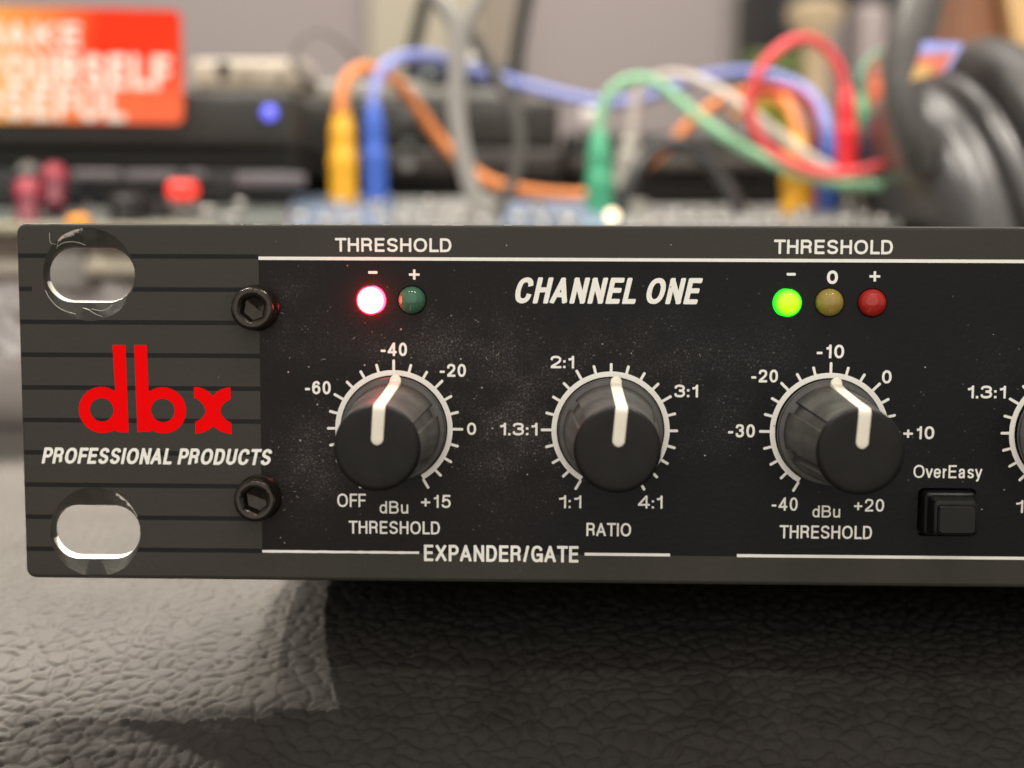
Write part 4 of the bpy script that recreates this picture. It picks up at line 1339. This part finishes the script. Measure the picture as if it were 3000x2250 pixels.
cable('orange cable whose yellow orange plug stands left of the blue plug', (.85, .28, .08), [((0.5, 268.0, 52.0), (-0.5, 272.0, 85.5), 4.29), ((140.1, 262.0, 48.9), (140.5, 266.0, 76.6), 4.44)],
      [(-0.3, 270.0, 84.0), (-0.3, 272.0, 90.5), (1.5, 274.0, 95.5), (5.3, 278.0, 98.7), (9.7, 284.0, 98.2), (14.9, 292.0, 95.6), (19.7, 300.0, 89.9), (25.7, 304.0, 81.2), (32.6, 304.0, 73.3), (40.7, 302.0, 66.7), (48.8, 300.0, 62.9), (62.5, 300.0, 60.5), (76.2, 300.0, 59.9), (87.0, 300.0, 63.0), (95.7, 303.0, 69.4), (104.9, 305.0, 76.4), (112.7, 305.0, 84.9), (121.7, 305.0, 91.1), (130.1, 300.0, 93.7), (136.4, 290.0, 92.2), (139.4, 275.0, 86.8), (140.9, 268.0, 79.9), (140.6, 266.0, 75.6)],
      2.05, plugcols=[(.86, .43, .02), (.86, .43, .02)])
cable('blue cable running from the left blue plug to the blue plug at the right', (.28, .33, .72), [((10.1, 272.0, 52.6), (8.9, 276.0, 87.8), 3.68), ((151.9, 272.0, 48.8), (152.2, 276.0, 79.0), 3.68)],
      [(8.8, 276.0, 85.7), (8.7, 278.0, 91.8), (10.2, 282.0, 97.6), (13.7, 288.0, 102.2), (18.6, 300.0, 105.7), (25.9, 315.0, 107.3), (32.9, 335.0, 106.8), (43.3, 350.0, 105.5), (58.4, 350.0, 101.4), (73.3, 345.0, 97.1), (86.8, 340.0, 94.6), (100.1, 338.0, 96.7), (112.2, 338.0, 101.3), (122.8, 335.0, 103.7), (133.5, 325.0, 103.6), (142.1, 305.0, 98.8), (148.5, 290.0, 92.2), (151.3, 280.0, 84.2), (152.2, 276.0, 77.5)],
      1.94, plugcols=[(.045, .13, .56), (.05, .12, .45)])
cable('green cable whose plug stands in the middle of the pale blue module', (.30, .62, .36), [((80.3, 262.0, 46.1), (79.9, 266.0, 78.0), 4.13), ],
      [(80.0, 266.0, 77.0), (80.6, 266.0, 83.7), (83.0, 266.0, 89.4), (87.6, 266.0, 93.1), (93.9, 266.0, 93.9), (100.2, 266.0, 90.8), (108.5, 264.0, 83.6), (118.8, 262.0, 75.7), (130.0, 260.0, 69.4), (140.7, 256.0, 64.6), (151.2, 252.0, 61.6), (162.9, 250.0, 60.8), (172.9, 250.0, 61.3)], 1.72, plugcols=[(.06, .36, .19)])
cable('off-white cable with a grey plug beside the green plug', (.62, .54, .47), [((88.4, 290.0, 60.9), (92.0, 294.0, 80.5), 3.72)],
      [(91.7, 292.0, 79.2), (92.2, 292.0, 87.5), (94.6, 292.0, 94.1), (99.9, 290.0, 97.5), (107.3, 286.0, 97.5), (115.4, 280.0, 93.7), (123.0, 272.0, 87.6), (130.7, 266.0, 80.5), (139.6, 262.0, 73.2), (148.2, 258.0, 67.0), (156.1, 256.0, 64.4), (166.3, 256.0, 64.2)], 1.54, plugcols=[(.36, .34, .29)])
cable('red cable looping high at the right', (.88, .09, .10), [((154.4, 256.0, 63.6), (154.1, 260.0, 90.2), 3.23)],
      [(154.2, 262.0, 89.1), (152.6, 262.0, 96.2), (148.7, 262.0, 101.8), (143.1, 260.0, 104.9), (136.8, 256.0, 103.9), (130.6, 252.0, 99.5), (126.1, 250.0, 93.6), (124.0, 250.0, 87.2), (124.2, 250.0, 80.7), (126.5, 250.0, 75.2), (131.4, 250.0, 70.4), (138.2, 248.0, 66.3), (145.9, 246.0, 64.2), (153.4, 244.0, 64.3), (159.3, 244.0, 65.7), (167.7, 246.0, 68.0)], 1.63, plugcols=[(.80, .02, .03)])
cable('green plugged cable right of the red plug, half behind the headphones', (.16, .30, .20), [((161.3, 268.0, 60.1), (161.4, 272.0, 89.7), 3.00)],
      [(161.4, 272.0, 88.7), (160.8, 272.0, 94.4), (162.8, 274.0, 99.3), (167.3, 278.0, 103.0), (176.2, 284.0, 105.0)], 1.27, plugcols=[(.10, .38, .19)])
cable('orange red plug and cord half hidden by the headphones', (.60, .12, .04), [((172.5, 300.0, 87.3), (172.6, 304.0, 100.6), 2.53)], [(172.2, 302.0, 99.2), (172.3, 303.0, 103.2), (175.8, 305.0, 108.0), (183.7, 310.0, 111.0)], 0.91, plugcols=[(.60, .12, .04)])
cable('amber cord looping behind the red cable', (.72, .30, .05), [((149.4, 300.0, 45.7), (150.0, 304.0, 71.9), 2.88)],
      [(149.3, 300.0, 70.5), (148.6, 300.0, 79.5), (146.0, 300.0, 85.6), (141.4, 300.0, 89.3), (135.8, 300.0, 90.6), (130.2, 300.0, 89.5), (125.7, 300.0, 85.6)], 1.54)
cable('dark red cord over the amber one', (.55, .05, .03), [], [(130.2, 282.0, 92.7), (137.2, 282.0, 93.1), (143.2, 282.0, 91.3), (147.6, 282.0, 87.4), (149.6, 282.0, 81.2), (150.3, 282.0, 72.6), (150.6, 282.0, 60.7), (150.9, 282.0, 47.7)], 1.54)
cable('tan cord arching inside the blue one', (.50, .32, .17), [], [(148.6, 316.0, 96.7), (153.9, 316.0, 94.6), (157.5, 316.0, 88.9), (158.8, 316.0, 80.8), (158.8, 316.0, 66.9), (159.1, 316.0, 48.2)], 1.63)
cable('olive green flat cord inside the red loop', (.30, .36, .02), [], [(130.6, 284.0, 86.9), (134.5, 284.0, 86.2), (138.3, 284.0, 84.0), (140.6, 284.0, 78.6), (141.4, 284.0, 67.3), (141.8, 284.0, 47.7)], 1.99)
slab('green_book', (214.5, 900.0, 172.6), ((258.9, 900.0, 193.4)[0], 930, (258.9, 900.0, 193.4)[2]), mat('olive_green_cover', (.10, .14, .03), .6, vary=(20, .4)), None, 3, label='olive green book behind the red cable loop', cat='book')

# thick grey leads
def lead(label, col, strands, w, cat='cable'):
    o = thing('grey_lead', label, cat, strands[0][-1])
    m = mat('grey_sheath', col, .35, spec=.6, vary=(30, .12))
    for s_ in strands:
        cord(s_, w, m, o, 'strand')
    return o


o = lead('thick pale grey lead with two strands joining, hanging in front of the stand', (.36, .345, .315), [[(29.3, 236.0, 116.2), (33.2, 236.0, 111.9), (36.9, 236.0, 106.6), (38.1, 236.0, 99.9), (37.9, 236.0, 89.3), (37.9, 236.0, 80.7), (39.1, 236.0, 71.9), (41.3, 236.0, 62.2), (43.9, 236.0, 54.4), (45.5, 236.0, 46.6)]], 2.61)
cord([(46.1, 242.0, 117.3), (42.2, 242.0, 110.5), (39.9, 242.0, 104.7), (38.9, 242.0, 97.9), (38.3, 242.0, 90.1)], 1.93, o.children[0].data.materials[0], o, 'strand')
lead('dark grey lead curving to the right of the pale one', (.115, .11, .095), [[(40.7, 250.0, 106.0), (43.8, 250.0, 101.0), (47.3, 250.0, 95.0), (51.2, 250.0, 88.6), (54.3, 250.0, 82.1), (55.7, 250.0, 75.1), (55.3, 250.0, 68.0), (53.0, 250.0, 60.0), (49.7, 250.0, 52.9), (47.5, 250.0, 45.8)]], 1.81)
mb = MB(); mb.lathe([(3.4, 0), (3.6, 1), (3.4, 9), (2.8, 11)], (44.8, 246.0, 47.5), (0, 0, 1), 24)
tag(mb.build('jack_sleeve', mat('pale_sleeve', (.40, .38, .33), .4), None), 'pale grey connector sleeve at the foot of the thick grey leads', 'connector')
o = thing('black_arched_cable', 'dark grey cable arching over between the green plug and the right yellow plug', 'cable', tuple((84.8, 262.0, 48.7)))
cord([(84.3, 262.0, 46.1), (87.0, 262.0, 55.5), (91.8, 264.0, 66.0), (97.8, 266.0, 72.8), (104.6, 266.0, 74.4), (111.5, 266.0, 71.1), (117.2, 264.0, 64.5), (121.7, 262.0, 56.6), (124.8, 260.0, 46.2)], 2.34, mat('dark_rubber', (.022, .02, .019), .32, spec=.7, vary=(30, .2)), o)
mb = MB(); mb.lathe([(3.2, 0), (3.4, 8), (2.8, 9)], (91.9, 262.0, 48.0), (0, 0, 1), 20)
tag(mb.build('grey_plug', mat('warm_grey_rubber', (.24, .23, .20), .5), None), 'short warm grey plug right of the green plug, standing in the module', 'plug')

# --- right side: tan lamp, mauve speaker, wooden instrument, headphones
lp = thing('tan_lamp', 'blurred tan lamp with a spreading head above the red cable loop', 'lamp', (271.2, 900.0, 160.5))
c = (266.0, 900.0, 217.4)
s_ = 1067 / 4055
mb = MB(); mb.lathe([(40 * s_, 330 * s_ * -.72), (42 * s_, -95 * s_), (52 * s_, -60 * s_), (88 * s_, 0), (86 * s_, 30 * s_), (60 * s_, 45 * s_)], c, (0, 0, 1), 24)
mb.build('lamp_head', mat('tan_shade', (.60, .46, .29), .6, vary=(12, .25)), lp)
c = (271.8, 905.0, 156.0)
mb = MB(); mb.lathe([(36 * s_, -60), (36 * s_, 150 * s_)], c, (0, 0, 1), 24)
mb.build('lamp_stem', mat('pale_stem', (.62, .57, .49), .6), lp)
sp_ = thing('pale_speaker', 'pale mauve grey speaker box between the lamp and the headphones', 'speaker', (259.6, 700.0, 133.9))
slab('speaker_box', (251.0, 700.0, 113.2), ((272.4, 700.0, 193.7)[0], 780, (272.4, 700.0, 193.7)[2]), mat('mauve_grey_box', (.35, .29, .28), .6, vary=(8, .15)), sp_, 6)
mb = MB(); mb.lathe([(14, 0), (14, 2), (11, 3.5), (3, 1), (.1, 1.5)], (260.9, 700.0, 146.2), (0, -1, 0), 24)
mb.build('speaker_cone', mat('grey_green_cone', (.22, .23, .20), .6), sp_)
slab('black_post', (245.2, 690.0, 108.2), ((246.3, 690.0, 205.6)[0], 700, (246.3, 690.0, 205.6)[2]), M_DARK, None, label='thin black post between the tan lamp and the pale speaker', cat='post')
wi = thing('wooden_instrument', 'brown wooden instrument body with a honey coloured face at the upper right corner', 'instrument', (244.8, 420.0, 89.7))
f0, f1, f2, f3 = (236.7, 420.0, 47.4), (289.1, 440.0, 47.8), (259.5, 440.0, 165.8), (232.2, 420.0, 161.7)
plate('side_panel', (f0, f1, f2, f3), 30, M_WOOD, wi)
g0, g1, g2, g3 = (277.8, 425.0, 47.6), (350.2, 425.0, 47.9), (344.2, 425.0, 162.6), (250.8, 425.0, 162.7)
plate('face_panel', (g0, g1, g2, g3), 20, M_GOLD, wi)

hp = thing('headphones', 'large black padded headphones standing at the right behind the panel', 'headphones', (175.6, 210.0, 48.4))
ax = Vector((1, .06, .23)).normalized()
cc = Vector((186.4, 250.0, 35.2))
# ear pad: soft ring with creases; cup: stepped shell
mb = MB(); mb.lathe([(30, -17), (44, -17.5), (51, -15.5), (55.6, -11.5), (56.6, -8), (55.8, -6.2), (57.0, -4.6), (56.4, -1.4), (54.0, .2)], cc, ax, 96, cap=True)
mb.build('ear_pad', M_LEATHERB, hp, ang=70)
mb = MB(); mb.lathe([(53.5, 0), (57.4, 1.2), (58.8, 3.6), (58.2, 6.2), (55.0, 7.8)], cc, ax, 96)
mb.build('pad_roll', M_LEATHERB, hp, ang=70)
mb = MB(); mb.lathe([(54.5, 7.6), (61.0, 8.4), (64.4, 10.6), (65.8, 18), (64.6, 21.5), (58, 24.5), (20, 27), (.1, 27.5)], cc, ax, 96)
mb.build('ear_cup', mat('matt_black_shell', (.042, .039, .036), .46, vary=(60, .25), bump=(400, .4, .0005)), hp, ang=50)
mb = MB()
mb.tube(spline([Vector((164.7, 212.0, 63.0)), Vector((161.4, 210.0, 71.9)), Vector((159.1, 210.0, 80.9)), Vector((159.2, 212.0, 90.1)), Vector((161.6, 214.0, 100.3)), Vector((165.3, 218.0, 112.7))], 10), [4.2 + .05 * k for k in range(51)], 20)
mb.build('padded_band', mat('grey_leatherette_band', (.095, .09, .082), .34, spec=.6, vary=(60, .25), bump=(500, .5, .0006)), hp)
# sticker on the cup rim
stk = plate('sticker', (Vector((152.7, 178.0, 83.0)), Vector((161.5, 178.0, 85.2)), Vector((165.9, 182.0, 92.3)), Vector((156.1, 182.0, 92.8))), .8, mat('sticker_blue', (.22, .26, .60), .4, vary=(60, .2)), hp)
plate('sticker_patch', (Vector((152.1, 177.0, 82.8)), Vector((159.6, 177.0, 84.4)), Vector((162.9, 177.5, 89.7)), Vector((154.3, 177.5, 88.8))), .5, mat('sticker_red', (.80, .22, .14), .4, vary=(90, .3)), hp)
plate('sticker_patch', (Vector((152.0, 176.6, 82.5)), Vector((156.4, 176.6, 83.5)), Vector((157.1, 176.8, 86.6)), Vector((153.4, 176.8, 86.3))), .4, mat('sticker_orange', (.85, .50, .16), .4, vary=(90, .3)), hp)
